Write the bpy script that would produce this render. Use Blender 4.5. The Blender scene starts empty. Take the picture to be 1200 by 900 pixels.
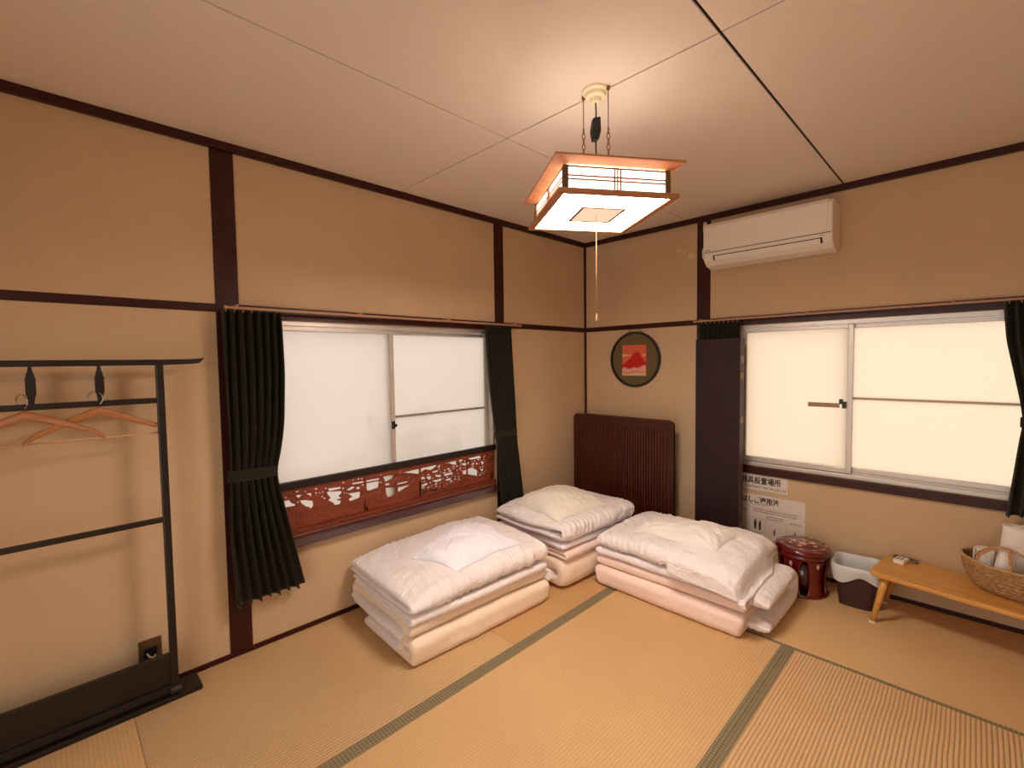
import bpy, bmesh, math, random
import numpy as np
from mathutils import Vector, Matrix
random.seed(7)
PI = math.pi
S = bpy.context.scene
C = S.collection

# ------------------------------------------------------------ camera, light
F_PX = 547.19
YAW, PITCH, ROLL = 2.3599, -0.0486, -0.0137
cd = bpy.data.cameras.new('camera'); cam = bpy.data.objects.new('camera', cd); C.objects.link(cam)
cd.sensor_width = 36; cd.lens = F_PX / 1200 * 36; cd.clip_start = 0.02
fw = Vector((math.cos(PITCH)*math.cos(YAW), math.cos(PITCH)*math.sin(YAW), math.sin(PITCH)))
r0 = Vector((math.sin(YAW), -math.cos(YAW), 0)); u0 = r0.cross(fw)
rr = math.cos(ROLL)*r0 + math.sin(ROLL)*u0; uu = -math.sin(ROLL)*r0 + math.cos(ROLL)*u0
cam.matrix_world = Matrix(((rr.x, uu.x, -fw.x, 2.4732), (rr.y, uu.y, -fw.y, -3.3724), (rr.z, uu.z, -fw.z, 1.3854), (0, 0, 0, 1)))
S.camera = cam

w = bpy.data.worlds.new('sky'); S.world = w; w.use_nodes = True
bg = w.node_tree.nodes['Background']; bg.inputs[0].default_value = (1.0, 0.94, 0.87, 1); bg.inputs[1].default_value = 1.75
S.view_settings.view_transform = 'Standard'; S.view_settings.look = 'None'
S.view_settings.gamma = 1; S.view_settings.use_curve_mapping = False
S.view_settings.exposure = 0.64
LAMP_COL = (1.0, 0.82, 0.68)
LAMP_SIDE, LAMP_BOTTOM, LAMP_TOP = 3.6, 46.0, 2.4
try:
    S.cycles.use_denoising = True
    S.cycles.max_bounces = 10; S.cycles.diffuse_bounces = 7; S.cycles.transmission_bounces = 6
    S.cycles.sample_clamp_indirect = 6; S.cycles.caustics_reflective = False; S.cycles.caustics_refractive = False
except Exception: pass

# ------------------------------------------------------------ materials
def lin(c):
    return tuple(((v/255)/12.92 if v/255 <= .04045 else ((v/255+.055)/1.055)**2.4) for v in c) + (1,)
class NT:
    def __init__(s, name):
        s.m = bpy.data.materials.new(name); s.m.use_nodes = True; s.t = s.m.node_tree
        s.b = s.t.nodes['Principled BSDF']; s.out = s.t.nodes['Material Output']
        s.co = s.t.nodes.new('ShaderNodeTexCoord').outputs['Object']
    def n(s, typ, ins=None, **kw):
        nd = s.t.nodes.new(typ)
        for k, v in kw.items(): setattr(nd, k, v)
        for k, v in (ins or {}).items():
            if hasattr(v, 'links'): s.t.links.new(v, nd.inputs[k])
            else: nd.inputs[k].default_value = v
        return nd
    def l(s, a, b): s.t.links.new(a, b)
    def map(s, scale=(1,1,1), rot=(0,0,0), loc=(0,0,0)):
        return s.n('ShaderNodeMapping', {'Vector': s.co, 'Scale': scale, 'Rotation': rot, 'Location': loc}).outputs[0]
    def noise(s, scale, detail=3, vec=None, rough=.5):
        return s.n('ShaderNodeTexNoise', {'Vector': vec or s.co, 'Scale': scale, 'Detail': detail, 'Roughness': rough}).outputs[0]
    def ramp(s, fac, stops):
        r = s.n('ShaderNodeValToRGB', {0: fac}); e = r.color_ramp.elements
        e[0].position, e[0].color = stops[0]; e[1].position, e[1].color = stops[-1]
        for p, c in stops[1:-1]:
            x = e.new(p); x.color = c
        return r.outputs[0]
    def bump(s, h, strength=.3, dist=.01, prev=None):
        d = {'Height': h, 'Strength': strength, 'Distance': dist}
        if prev is not None: d['Normal'] = prev
        return s.n('ShaderNodeBump', d).outputs[0]
    def math(s, op, a, b=0.0): return s.n('ShaderNodeMath', {0: a, 1: b}, operation=op).outputs[0]
def pm(name, col, rough=.5, spec=.5, metal=0, var=0, vscale=8, bump=0, bscale=200, coat=0):
    k = NT(name); k.b.inputs['Roughness'].default_value = rough; k.b.inputs['Metallic'].default_value = metal
    k.b.inputs['Specular IOR Level'].default_value = spec; k.b.inputs['Coat Weight'].default_value = coat
    c = lin(col)
    if var:
        a = tuple(max(0, v*(1-var)) for v in c[:3])+(1,); b = tuple(min(1, v*(1+var)) for v in c[:3])+(1,)
        k.l(k.ramp(k.noise(vscale, 4), [(.3, a), (.7, b)]), k.b.inputs['Base Color'])
    else: k.b.inputs['Base Color'].default_value = c
    if bump: k.l(k.bump(k.noise(bscale, 2), bump, .002), k.b.inputs['Normal'])
    return k.m
def wood(name, c1, c2, axis=0, rough=.45, scale=1.0, coat=0, spec=.5):
    k = NT(name); sc = [14*scale]*3; sc[axis] = 1.2*scale
    v = k.map(tuple(sc)); n1 = k.noise(3, 5, v, .6)
    k.l(k.ramp(n1, [(.3, lin(c1)), (.7, lin(c2))]), k.b.inputs['Base Color'])
    k.b.inputs['Roughness'].default_value = rough; k.b.inputs['Coat Weight'].default_value = coat
    k.b.inputs['Specular IOR Level'].default_value = spec
    k.l(k.bump(n1, .15, .002), k.b.inputs['Normal']); return k.m
M = {}
def wallpaper(name, c, amt=.09):
    k = NT(name); n1 = k.noise(260, 3); n2 = k.noise(2.2, 2)
    cc = lin(c); a = tuple(v*(1-amt) for v in cc[:3])+(1,); b = tuple(min(1, v*(1+amt)) for v in cc[:3])+(1,)
    k.l(k.ramp(k.math('ADD', k.math('MULTIPLY', n1, .6), k.math('MULTIPLY', n2, .4)), [(.3, a), (.7, b)]), k.b.inputs['Base Color'])
    k.b.inputs['Roughness'].default_value = .9; k.b.inputs['Specular IOR Level'].default_value = .15
    k.l(k.bump(n1, .35, .003), k.b.inputs['Normal']); return k.m
M['wall'] = wallpaper('wall_sand_paper', (202, 174, 140), .12)
M['ceil'] = wallpaper('ceiling_board', (232, 218, 204), .02)
M['seam'] = pm('seam_shadow', (22, 13, 10), .9)
M['dark'] = wood('dark_maroon_wood', (46, 12, 10), (62, 18, 14), 2, .42, spec=.35)
M['darkh'] = wood('dark_maroon_wood_h', (46, 12, 10), (62, 18, 14), 1, .42, spec=.35)
M['black'] = pm('black_lacquer_wood', (24, 16, 15), .4, .5, var=.2)
M['black2'] = pm('black_painted_rail', (30, 20, 18), .5, .4)
M['sill'] = pm('sill_dark_paint', (70, 40, 44), .18, .8, coat=.5)
M['alu'] = pm('aluminium', (206, 198, 190), .38, .5, .5)
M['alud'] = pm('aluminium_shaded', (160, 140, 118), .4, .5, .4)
M['rubber'] = pm('dark_gasket', (40, 34, 32), .7)
M['rail'] = pm('curtain_rail', (170, 128, 98), .5, .4)
M['plastic'] = pm('white_plastic', (235, 230, 222), .35)
M['ivory'] = pm('ivory_plastic', (238, 226, 190), .4)
M['ac'] = pm('ac_ivory', (240, 232, 218), .32)
M['acd'] = pm('ac_gap', (70, 45, 32), .7)
M['blackp'] = pm('black_plastic', (20, 18, 18), .4)
M['brass'] = pm('aged_brass', (120, 92, 62), .45, .5, .6)
M['chrome'] = pm('steel_wire', (200, 190, 180), .25, .5, 1)
M['cord'] = pm('cotton_cord', (150, 118, 84), .8)
M['greenplate'] = pm('green_label', (80, 120, 90), .6)
M['cedar'] = wood('lamp_cedar', (160, 104, 66), (190, 130, 88), 0, .55)
M['lampdark'] = wood('lamp_post_wood', (92, 60, 36), (120, 80, 50), 2, .6)
def emis(name, col, st, base=(245, 230, 210)):
    k = NT(name); k.b.inputs['Base Color'].default_value = lin(base); k.b.inputs['Roughness'].default_value = .5
    k.b.inputs['Emission Color'].default_value = tuple(col)+(1,); k.b.inputs['Emission Strength'].default_value = st; return k.m
M['shade'] = emis('lit_shade_panel', LAMP_COL, LAMP_SIDE)
M['diffuser'] = emis('lit_bottom_diffuser', LAMP_COL, LAMP_BOTTOM)
M['topcover'] = emis('lit_top_cover', LAMP_COL, LAMP_TOP)
M['ornament'] = emis('lit_wood_film', (1.0, .68, .50), .55, (220, 160, 120))
def glassm(name, tint, tr=.8):
    k = NT(name)
    tl = k.n('ShaderNodeBsdfTranslucent', {'Color': lin(tint)})
    df = k.n('ShaderNodeBsdfDiffuse', {'Color': lin((200, 195, 188))})
    gl = k.n('ShaderNodeBsdfGlossy', {'Color': (1, 1, 1, 1), 'Roughness': .35})
    tp = k.n('ShaderNodeBsdfRefraction', {'Color': lin(tint), 'Roughness': .55, 'IOR': 1.05})
    m1 = k.n('ShaderNodeMixShader', {0: .30, 1: tl.outputs[0], 2: tp.outputs[0]})
    m2 = k.n('ShaderNodeMixShader', {0: .08, 1: m1.outputs[0], 2: df.outputs[0]})
    m3 = k.n('ShaderNodeMixShader', {0: .04, 1: m2.outputs[0], 2: gl.outputs[0]})
    gl.inputs['Normal'].default_value = (0, 0, 0)
    bp = k.bump(k.noise(300, 2), .3, .002); k.l(bp, gl.inputs['Normal'])
    k.l(m3.outputs[0], k.out.inputs[0]); return k.m
M['paneL'] = glassm('frosted_pane_cool', (226, 219, 214))
M['paneR'] = glassm('frosted_pane_warm', (238, 226, 212))
def tatami(name, axis, c1, c2, amp=1.0):
    k = NT(name)
    sep = k.n('ShaderNodeSeparateXYZ', {0: k.co}); a = sep.outputs[axis]; o = sep.outputs[1-axis]
    wob = k.math('MULTIPLY', k.noise(3, 2), .01)
    rib = k.math('ABSOLUTE', k.math('SINE', k.math('MULTIPLY', k.math('ADD', a, wob), PI/.0138)))   # one rib of rush each 13.8 mm
    rib = k.math('POWER', rib, .6)
    thr = k.math('ABSOLUTE', k.math('SINE', k.math('MULTIPLY', o, PI/.0045)))
    sc = [40, 40, 1]; sc[axis] = 6*1.0; v = k.map(tuple(sc)); n1 = k.noise(9, 4, v, .7); n2 = k.noise(1.3, 3)
    f = k.math('ADD', k.math('MULTIPLY', n1, .55), k.math('MULTIPLY', n2, .45))
    base = k.ramp(f, [(.32, lin(c1)), (.68, lin(c2))])
    g = k.n('ShaderNodeMix', {0: k.math('MULTIPLY', k.math('SUBTRACT', 1.0, rib), .45*amp)}, data_type='RGBA')
    k.l(base, g.inputs[6]); g.inputs[7].default_value = lin((150, 108, 70))
    k.l(g.outputs[2], k.b.inputs['Base Color'])
    k.b.inputs['Roughness'].default_value = .62; k.b.inputs['Specular IOR Level'].default_value = .3
    b1 = k.bump(rib, .8*amp, .005); b2 = k.bump(thr, .25, .0015, b1); b3 = k.bump(n1, .2, .002, b2)
    k.l(b3, k.b.inputs['Normal']); return k.m
M['tat_y'] = tatami('tatami_rush_y', 0, (200, 164, 116), (226, 192, 144))
M['tat_y3'] = tatami('tatami_rush_y_mid', 0, (200, 162, 112), (222, 186, 136), .55)
M['tat_y2'] = tatami('tatami_rush_y_darker', 0, (196, 154, 102), (216, 176, 122), .7)  # slightly darker, yellower rush for the back left mat
M['tat_x'] = tatami('tatami_rush_x', 1, (202, 164, 114), (224, 190, 140), .4)
def heri():
    k = NT('green_grey_mat_border')
    v1 = k.n('ShaderNodeTexVoronoi', {'Vector': k.co, 'Scale': 75.0, 'Randomness': .15}, feature='DISTANCE_TO_EDGE').outputs[0]
    k.l(k.ramp(v1, [(.02, lin((96, 84, 60))), (.2, lin((142, 130, 100)))]), k.b.inputs['Base Color'])
    k.b.inputs['Roughness'].default_value = .75; k.l(k.bump(v1, .3, .001), k.b.inputs['Normal']); return k.m
M['heri'] = heri()
def cloth(name, c, rough=.85, weave=.15, sheen=.2, sc=700, crease=0):
    k = NT(name); k.b.inputs['Base Color'].default_value = lin(c); k.b.inputs['Roughness'].default_value = rough
    k.b.inputs['Sheen Weight'].default_value = sheen; k.b.inputs['Specular IOR Level'].default_value = .2
    n1 = k.noise(sc, 2); n2 = k.noise(16, 5, None, .55)
    r1 = k.noise(1, 2, k.map((34, 7, 20), (0, 0, .5))); r2 = k.noise(1, 2, k.map((7, 30, 20), (0, 0, .25)))
    rd = [k.math('POWER', k.math('SUBTRACT', 1.0, k.math('ABSOLUTE', k.math('MULTIPLY', k.math('SUBTRACT', q, .5), 2.6))), 2.0) for q in (r1, r2)]
    b0 = k.bump(k.math('MAXIMUM', rd[0], rd[1]), crease, .010) if crease else None
    b = k.bump(n2, .45, .014, b0); k.l(k.bump(n1, weave, .001, b), k.b.inputs['Normal']); return k.m
M['duvet'] = cloth('white_duvet_cotton', (240, 236, 244), crease=.5)
M['duvet2'] = cloth('warm_white_cover_cotton', (240, 234, 236), crease=.5)
M['puff'] = cloth('white_wadding_cotton', (234, 226, 226), crease=.5)
M['beige'] = cloth('beige_mattress_cotton', (240, 222, 202))
M['pink'] = cloth('pale_pink_mattress_cotton', (242, 220, 212))
M['pillow'] = cloth('pillowcase_white', (244, 244, 255), crease=.35)
M['pillow2'] = cloth('pillowcase_ivory', (238, 232, 220), crease=.35)
M['pillow3'] = cloth('pillowcase_offwhite', (238, 232, 226), crease=.35)
M['towel'] = cloth('towel_white', (236, 228, 220), .95, .8, .4, 900)
M['green'] = cloth('dark_green_curtain', (35, 32, 19), .9, .1, .1)
M['liner'] = pm('bin_liner_plastic', (200, 205, 205), .35, .5)
M['screen'] = None
def screenm():
    k = NT('dark_plum_embossed_leather')
    v = k.map((60, 60, 60), (0, .6, 0)); n = k.noise(6, 3, k.map((9, 9, 3)))
    wv = k.n('ShaderNodeTexWave', {'Vector': k.map((1, 1, 1), (0, .9, 0)), 'Scale': 26.0, 'Distortion': 3.0, 'Detail': 2.0}).outputs[1]
    k.l(k.ramp(n, [(.3, lin((34, 15, 19))), (.7, lin((46, 22, 27)))]), k.b.inputs['Base Color'])
    k.b.inputs['Roughness'].default_value = .6; k.b.inputs['Specular IOR Level'].default_value = .3; k.l(k.bump(wv, .35, .003), k.b.inputs['Normal']); return k.m
M['screen'] = screenm()
M['screenb'] = wood('dark_walnut_edge', (60, 30, 22), (84, 44, 30), 2, .45)
M['tablewood'] = wood('red_brown_table_wood', (54, 21, 13), (78, 34, 20), 2, .4, spec=.4)
M['tableslat'] = wood('red_brown_slat', (70, 29, 18), (98, 44, 26), 2, .4)
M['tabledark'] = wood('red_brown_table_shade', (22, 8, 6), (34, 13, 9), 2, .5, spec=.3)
M['carve'] = wood('carved_cedar_board', (104, 42, 22), (142, 62, 34), 1, .42)
_t = M['carve'].node_tree; _b = _t.nodes['Principled BSDF']; _old = _b.inputs['Normal'].links[0].from_socket
_v = _t.nodes.new('ShaderNodeTexNoise'); _v.inputs['Scale'].default_value = 55; _v.inputs['Detail'].default_value = 3
_co = _t.nodes.new('ShaderNodeTexCoord'); _t.links.new(_co.outputs['Object'], _v.inputs['Vector'])
_n = _t.nodes.new('ShaderNodeBump'); _n.inputs['Strength'].default_value = .9; _n.inputs['Distance'].default_value = .012
_t.links.new(_v.outputs[0], _n.inputs['Height']); _t.links.new(_old, _n.inputs['Normal']); _t.links.new(_n.outputs[0], _b.inputs['Normal'])
M['lacq'] = pm('red_lacquer', (96, 12, 12), .18, .6, coat=.6, var=.15)
M['lacqd'] = pm('deep_red_lacquer', (50, 8, 9), .22, .6, coat=.5)
M['gold'] = pm('pale_gold_inlay', (236, 192, 168), .35, .5, .4)
M['wick'] = pm('dark_brown_wicker', (58, 32, 26), .5, var=.4, vscale=90)
M['sea'] = pm('seagrass_weave', (160, 124, 84), .8, .2, var=.35, vscale=60)
M['rope'] = pm('seagrass_rope', (186, 146, 100), .85, .2, var=.25, vscale=120)
M['bench'] = wood('golden_oak', (196, 138, 66), (218, 162, 86), 0, .38, coat=.2)
M['hang'] = wood('hanger_beech', (160, 104, 60), (186, 126, 76), 1, .4, scale=2)
M['hangbar'] = pm('pale_hanger_bar', (205, 165, 120), .5)
M['paper'] = pm('white_sign_board', (222, 208, 196), .5)
M['ink'] = pm('black_print', (45, 35, 32), .7)
M['inkg'] = pm('grey_print', (120, 108, 100), .7)
M['olive'] = pm('olive_mat_board', (108, 92, 62), .9, .2, bump=.3)
M['ring'] = pm('dark_round_frame', (40, 24, 18), .4)
M['redp'] = pm('red_cloth_relief', (190, 22, 20), .85)
M['coral'] = pm('coral_cloth', (214, 104, 72), .9)
M['pinkp'] = pm('pale_pink_cloth', (222, 160, 150), .9)
M['cream'] = pm('cream_cloth', (216, 180, 130), .9)
M['petal'] = pm('petal_sticker', (214, 190, 160), .7)
M['glassclear'] = pm('smoky_glass_dish', (120, 100, 80), .15, .6)
M['outwall'] = pm('neighbour_render', (225, 220, 210), .9, var=.05)
M['leaf'] = pm('hedge_leaf', (60, 92, 46), .7, var=.4, vscale=6)
M['ground'] = pm('outside_gravel', (170, 165, 158), .95, var=.15)

# ------------------------------------------------------------ mesh helpers
class MB:
    def __init__(s): s.v = []; s.f = []; s.sm = []
    def add(s, vs, fs, smooth=False):
        o = len(s.v); s.v += [tuple(v) for v in vs]; s.f += [tuple(i+o for i in f) for f in fs]; s.sm += [smooth]*len(fs); return s
    def box(s, x0, x1, y0, y1, z0, z1, mat=None):
        vs = [Vector((x, y, z)) for z in (z0, z1) for y in (y0, y1) for x in (x0, x1)]
        if mat: vs = [mat @ v for v in vs]
        return s.add(vs, [(0,2,3,1), (4,5,7,6), (0,1,5,4), (2,6,7,3), (0,4,6,2), (1,3,7,5)])
    def tube(s, pts, r, seg=8, cap=True, closed=False, flat=1.0):
        pts = [Vector(p) for p in pts]; n = len(pts); rs = r if isinstance(r, (list, tuple)) else [r]*n
        vs = []; prev = None
        for i, p in enumerate(pts):
            if closed: t = pts[(i+1) % n]-pts[i-1]
            else: t = pts[min(i+1, n-1)]-pts[max(i-1, 0)]
            t.normalize()
            if prev is None:
                a = Vector((0, 0, 1)) if abs(t.z) < .9 else Vector((1, 0, 0)); nn = t.cross(a).normalized()
            else: nn = (prev - t*prev.dot(t)).normalized()
            prev = nn; b = t.cross(nn)
            for k in range(seg):
                an = 2*PI*k/seg; vs.append(p + (nn*math.cos(an) + b*math.sin(an)*flat)*rs[i])
        fs = []
        for i in range(n if closed else n-1):
            j = (i+1) % n
            for k in range(seg): k2 = (k+1) % seg; fs.append((i*seg+k, i*seg+k2, j*seg+k2, j*seg+k))
        if cap and not closed: fs.append(tuple(range(seg))[::-1]); fs.append(tuple((n-1)*seg+k for k in range(seg)))
        return s.add(vs, fs, True)
    def lathe(s, prof, c=(0, 0, 0), seg=32, sx=1, sy=1, capb=False, capt=False, fn=None):
        vs = []
        for r, z in prof:
            for k in range(seg):
                a = 2*PI*k/seg; q = r if fn is None else r+fn(a, z)
                vs.append((c[0]+q*sx*math.cos(a), c[1]+q*sy*math.sin(a), c[2]+z))
        fs = [(i*seg+k, i*seg+(k+1) % seg, (i+1)*seg+(k+1) % seg, (i+1)*seg+k) for i in range(len(prof)-1) for k in range(seg)]
        if capb: fs.append(tuple(range(seg))[::-1])
        if capt: fs.append(tuple((len(prof)-1)*seg+k for k in range(seg)))
        return s.add(vs, fs, True)
    def prism(s, poly, axis, a, b, smooth=False):
        # poly: 2-D points in the two remaining axes, extruded along axis from a to b
        n = len(poly)
        def P(q, h):
            l = list(q); l.insert(axis, h); return tuple(l)
        vs = [P(q, a) for q in poly]+[P(q, b) for q in poly]
        fs = [tuple(range(n)), tuple(range(n, 2*n))[::-1]]+[(i, i+n, (i+1) % n+n, (i+1) % n) for i in range(n)]
        return s.add(vs, fs, smooth)
    def build(s, name, mat, parent=None, bevel=0, smooth=None, recalc=True, mats=None):
        me = bpy.data.meshes.new(name); me.from_pydata(s.v, [], s.f)
        if smooth is True: me.polygons.foreach_set('use_smooth', [True]*len(s.f))
        elif smooth is None: me.polygons.foreach_set('use_smooth', s.sm)
        if recalc:
            bm = bmesh.new(); bm.from_mesh(me); bmesh.ops.recalc_face_normals(bm, faces=bm.faces); bm.to_mesh(me); bm.free()
        me.update(); me.materials.append(mat)
        o = bpy.data.objects.new(name, me); C.objects.link(o)
        if parent is not None:
            o.parent = parent
            if parent.name in WORLD: o.matrix_parent_inverse = WORLD[parent.name]
        if bevel:
            b = o.modifiers.new('bevel', 'BEVEL'); b.width = bevel; b.segments = 2; b.limit_method = 'ANGLE'; b.harden_normals = False
        return o
WORLD = {}
def box(name, x0, x1, y0, y1, z0, z1, mat, parent=None, bevel=0):
    return MB().box(x0, x1, y0, y1, z0, z1).build(name, mat, parent, bevel)
def tag(o, label=None, cat=None, group=None, kind=None):
    if label: o['label'] = label
    if cat: o['category'] = cat
    if group: o['group'] = group
    if kind: o['kind'] = kind
    return o
def thing(name, label, cat, loc=(0, 0, 0), rz=0, group=None):
    o = bpy.data.objects.new(name, None); o.empty_display_size = .05; C.objects.link(o)
    o.location = loc; o.rotation_euler = (0, 0, rz); return tag(o, label, cat, group)
def wthing(name, label, cat, loc, group=None):
    """a thing whose children are modelled in world coordinates"""
    o = thing(name, label, cat, loc, 0, group); WORLD[o.name] = Matrix.Translation(-Vector(loc)); return o
def copytree(o, parent=None):
    c = o.copy(); C.objects.link(c); c.parent = parent
    for ch in list(o.children): copytree(ch, c)
    return c
def st(o): o['kind'] = 'structure'; return o

# ------------------------------------------------------------ the room
H = 2.4; XR = 3.7; YF = -4.4
WY0, WY1, WZ0, WZ1 = -2.62, -1.085, 0.500, 1.61      # left window opening
RX0, RX1, RZ0, RZ1 = 1.285, 2.95, 0.655, 1.61        # right window opening
fl = st(box('floor', -.12, XR+.12, YF-.12, .12, -.12, -.03, M['seam']))
def wall_open(name, axis, lo, hi, a0, a1, z0, z1, t0, t1):
    m = MB()
    def bx(p0, p1, q0, q1):
        if axis == 0: m.box(t0, t1, p0, p1, q0, q1)
        else: m.box(p0, p1, t0, t1, q0, q1)
    bx(lo, a0, -.03, H+.02); bx(a1, hi, -.03, H+.02); bx(a0, a1, -.03, z0); bx(a0, a1, z1, H+.02)
    return st(m.build(name, M['wall']))
wl = wall_open('wall_left', 0, YF, .12, WY0, WY1, WZ0, WZ1, -.12, 0)
wr = wall_open('wall_right', 1, 0, XR, RX0, RX1, RZ0, RZ1, 0, .12)
fm = MB()      # wall behind the camera, with an added, unseen opening that lets in fill daylight
fm.box(-.12, 1.2, YF-.12, YF, -.03, H+.02); fm.box(3.1, XR+.12, YF-.12, YF, -.03, H+.02); fm.box(1.2, 3.1, YF-.12, YF, 1.95, H+.02)
st(fm.build('wall_front', M['wall']))
st(box('wall_side', XR, XR+.12, YF, .12, -.03, H+.02, M['wall']))
ce = st(box('ceiling', -.12, XR+.12, YF-.12, .12, H+.006, H+.08, M['seam']))
g = .0033
xs = [0, .92, 1.872, 2.79, XR]; ys = [0, -1.84, -3.66, YF]
for i in range(4):
    for j in range(3):
        gx = g*1.6 if xs[i+1] == 1.872 else g
        MB().box(xs[i]+(g*1.6 if xs[i] == 1.872 else g), xs[i+1]-gx, ys[j+1]+g, ys[j]-g, H, H+.006).build('ceiling_panel', M['ceil'], ce)
# posts, rails, trims
T = [0]
def trim(x0, x1, y0, y1, z0, z1, m=None, bevel=.0015):
    T[0] += 1; o = box('trim_%d' % T[0], x0, x1, y0, y1, z0, z1, m or M['darkh'], None, bevel); return st(o)
trim(0, .02, YF, 0, 2.362, H); trim(.02, XR, -.02, 0, 2.362, H)               # ceiling trims
trim(XR-.02, XR, YF, -.02, 2.362, H); trim(.02, XR-.02, YF, YF+.02, 2.362, H)
trim(0, .006, -2.818, -2.7227, 0.0, 2.362, M['dark']); trim(0, .006, -1.0836, -.995, 0.0, 2.362, M['dark'])
trim(1.0, 1.096, -.006, 0, 0.0, 2.362, M['dark'])
trim(0, .015, -.015, 0, 0.0, 2.362, M['dark'])                                  # corner strip
trim(0, .004, YF, -2.818, 1.629, 1.666); trim(0, .010, -2.7227, -1.0836, 1.61, 1.668); trim(0, .006, -.995, -.015, 1.630, 1.668)
trim(.015, 1.0, -.006, 0, 1.630, 1.668); trim(1.096, XR, -.010, 0, 1.61, 1.668)
trim(0, .012, -2.7227, WY0, WZ0-.03, 1.61, M['dark']); trim(0, .012, WY1, -1.0836, WZ0-.03, 1.61, M['dark'])
trim(0.0, .048, -2.7227, -1.0836, .456, .500, M['sill'], .004)                   # left window apron / sill lip
trim(1.096, XR, -.022, 0, .604, .655, M['darkh'])                              # right window sill rail
bL = st(box('baseboard_left', 0, .008, YF, 0, 0, .022, M['darkh'])); bR = st(box('baseboard_right', 0, XR, -.008, 0, 0, .022, M['darkh']))
# tatami mats (each can be lifted: parts of the floor) with cloth borders
def mat_(x0, x1, y0, y1, m, borders):
    q = .0006; top = 0.0
    bx0, bx1, by0, by1 = x0+q, x1-q, y0+q, y1-q
    o = MB().box(bx0, bx1, by0, by1, -.03, top).build('tatami_mat', m, fl, .0015)
    for side, wd in borders.items():
        e = .0008
        r = {'r': (bx1-wd, bx1, by0, by1), 'l': (bx0, bx0+wd, by0, by1), 'f': (bx0, bx1, by0, by0+wd), 'b': (bx0, bx1, by1-wd, by1)}[side]
        box('cloth_border', r[0], r[1], r[2], r[3], -.002, top+e, M['heri'], o)
mat_(.008, .925, -1.8135, -.008, M['tat_y2'], {'r': .029})
mat_(.008, .925, -3.19, -1.8135, M['tat_y'], {'r': .029})
mat_(.008, .925, YF, -3.19, M['tat_x'], {'r': .029})
mat_(.925, 1.851, -2.75, -.918, M['tat_y3'], {'l': .029, 'r': .029})
mat_(1.851, 2.775, -2.75, -.918, M['tat_y'], {'l': .029, 'r': .029})
mat_(.925, 2.775, -.918, -.008, M['tat_x'], {'f': .018})
mat_(2.775, XR, -1.84, -.008, M['tat_y'], {'l': .029})
mat_(2.775, XR, -3.67, -1.84, M['tat_y'], {'l': .029})
mat_(.925, 2.775, -3.67, -2.75, M['tat_x'], {'b': .029})
mat_(.925, XR, YF, -3.67, M['tat_x'], {'b': .029})

# ------------------------------------------------------------ windows
def window(name, axis, a0, a1, z0, z1, mid, panem, sign, midrail, depth=.05):
    """two sliding sashes in an aluminium frame; the first sash is the inner one"""
    def bx(nm, p0, p1, d0, d1, q0, q1, m, par, bev=0):
        d0, d1 = sorted((sign*d0, sign*d1))
        if axis == 0: return box(nm, d0, d1, p0, p1, q0, q1, m, par, bev)
        return box(nm, p0, p1, d0, d1, q0, q1, m, par, bev)
    w_ = bpy.data.objects.new(name, None); C.objects.link(w_); w_['kind'] = 'structure'
    # outer frame
    for nm, p in (('frame_head', (a0, a1, .02, .115, z1-.028, z1)), ('frame_foot', (a0, a1, .020 if axis == 0 else .004, .115, z0, z0+.022)),
                  ('frame_jamb', (a0, a0+.022, .012, .115, z0+.022, z1-.028)), ('frame_jamb', (a1-.022, a1, .012, .115, z0+.022, z1-.028))):
        bx(nm, *p, M['alu'], w_, .002)
    bx('track', a0+.022, a1-.022, .044, .05, z0+.022, z0+.03, M['alu'], w_)
    def sash(p0, p1, d, rail):
        s_ = bpy.data.objects.new('sash', None); C.objects.link(s_); s_.parent = w_
        q0, q1 = z0+.024, z1-.03
        bx('stile', p0, p0+.026, d, d+.024, q0, q1, M['alu'], s_, .002); bx('stile', p1-.026, p1, d, d+.024, q0, q1, M['alu'], s_, .002)
        bx('top_rail', p0+.026, p1-.026, d, d+.024, q1-.022, q1, M['alu'], s_, .002); bx('bottom_rail', p0+.026, p1-.026, d, d+.024, q0, q0+.034, M['alu'], s_, .002)
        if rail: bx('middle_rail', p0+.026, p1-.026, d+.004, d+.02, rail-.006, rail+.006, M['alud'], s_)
        bx('glass_pane', p0+.02, p1-.02, d+.010, d+.014, q0+.03, q1-.018, panem, s_)
        return s_
    s1 = sash(a0+.022, mid+.016, .030, None); s2 = sash(mid-.016, a1-.022, .062, midrail)
    return w_, s1, s2, bx
w1, s1, s2, bx1 = window('window_1', 0, WY0, WY1, WZ0, WZ1, -1.905, M['paneL'], -1, 1.053)
bx1('latch', -1.912, -1.892, .004, .03, 1.0, 1.018, M['blackp'], w1, .002); bx1('latch_lever', -1.922, -1.905, .006, .022, .99, 1.035, M['blackp'], w1, .002)
w2, s3, s4, bx2 = window('window_2', 1, RX0, RX1, RZ0, RZ1, 1.915, M['paneR'], 1, 1.134)
# the right-hand window's second sash ends at the curtain; the opening beyond is closed by a third stile behind it
bx2('latch', 1.884, 1.904, .006, .03, 1.075, 1.115, M['blackp'], w2, .002); bx2('latch_lever', 1.868, 1.888, .008, .022, 1.1, 1.13, M['blackp'], w2, .002)
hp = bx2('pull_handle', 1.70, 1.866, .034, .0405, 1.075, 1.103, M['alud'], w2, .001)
for a, b in ((1.706, 1.772), (1.786, 1.86)): bx2('handle_grip', a, b, .031, .034, 1.081, 1.097, M['rail'], hp)

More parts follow.
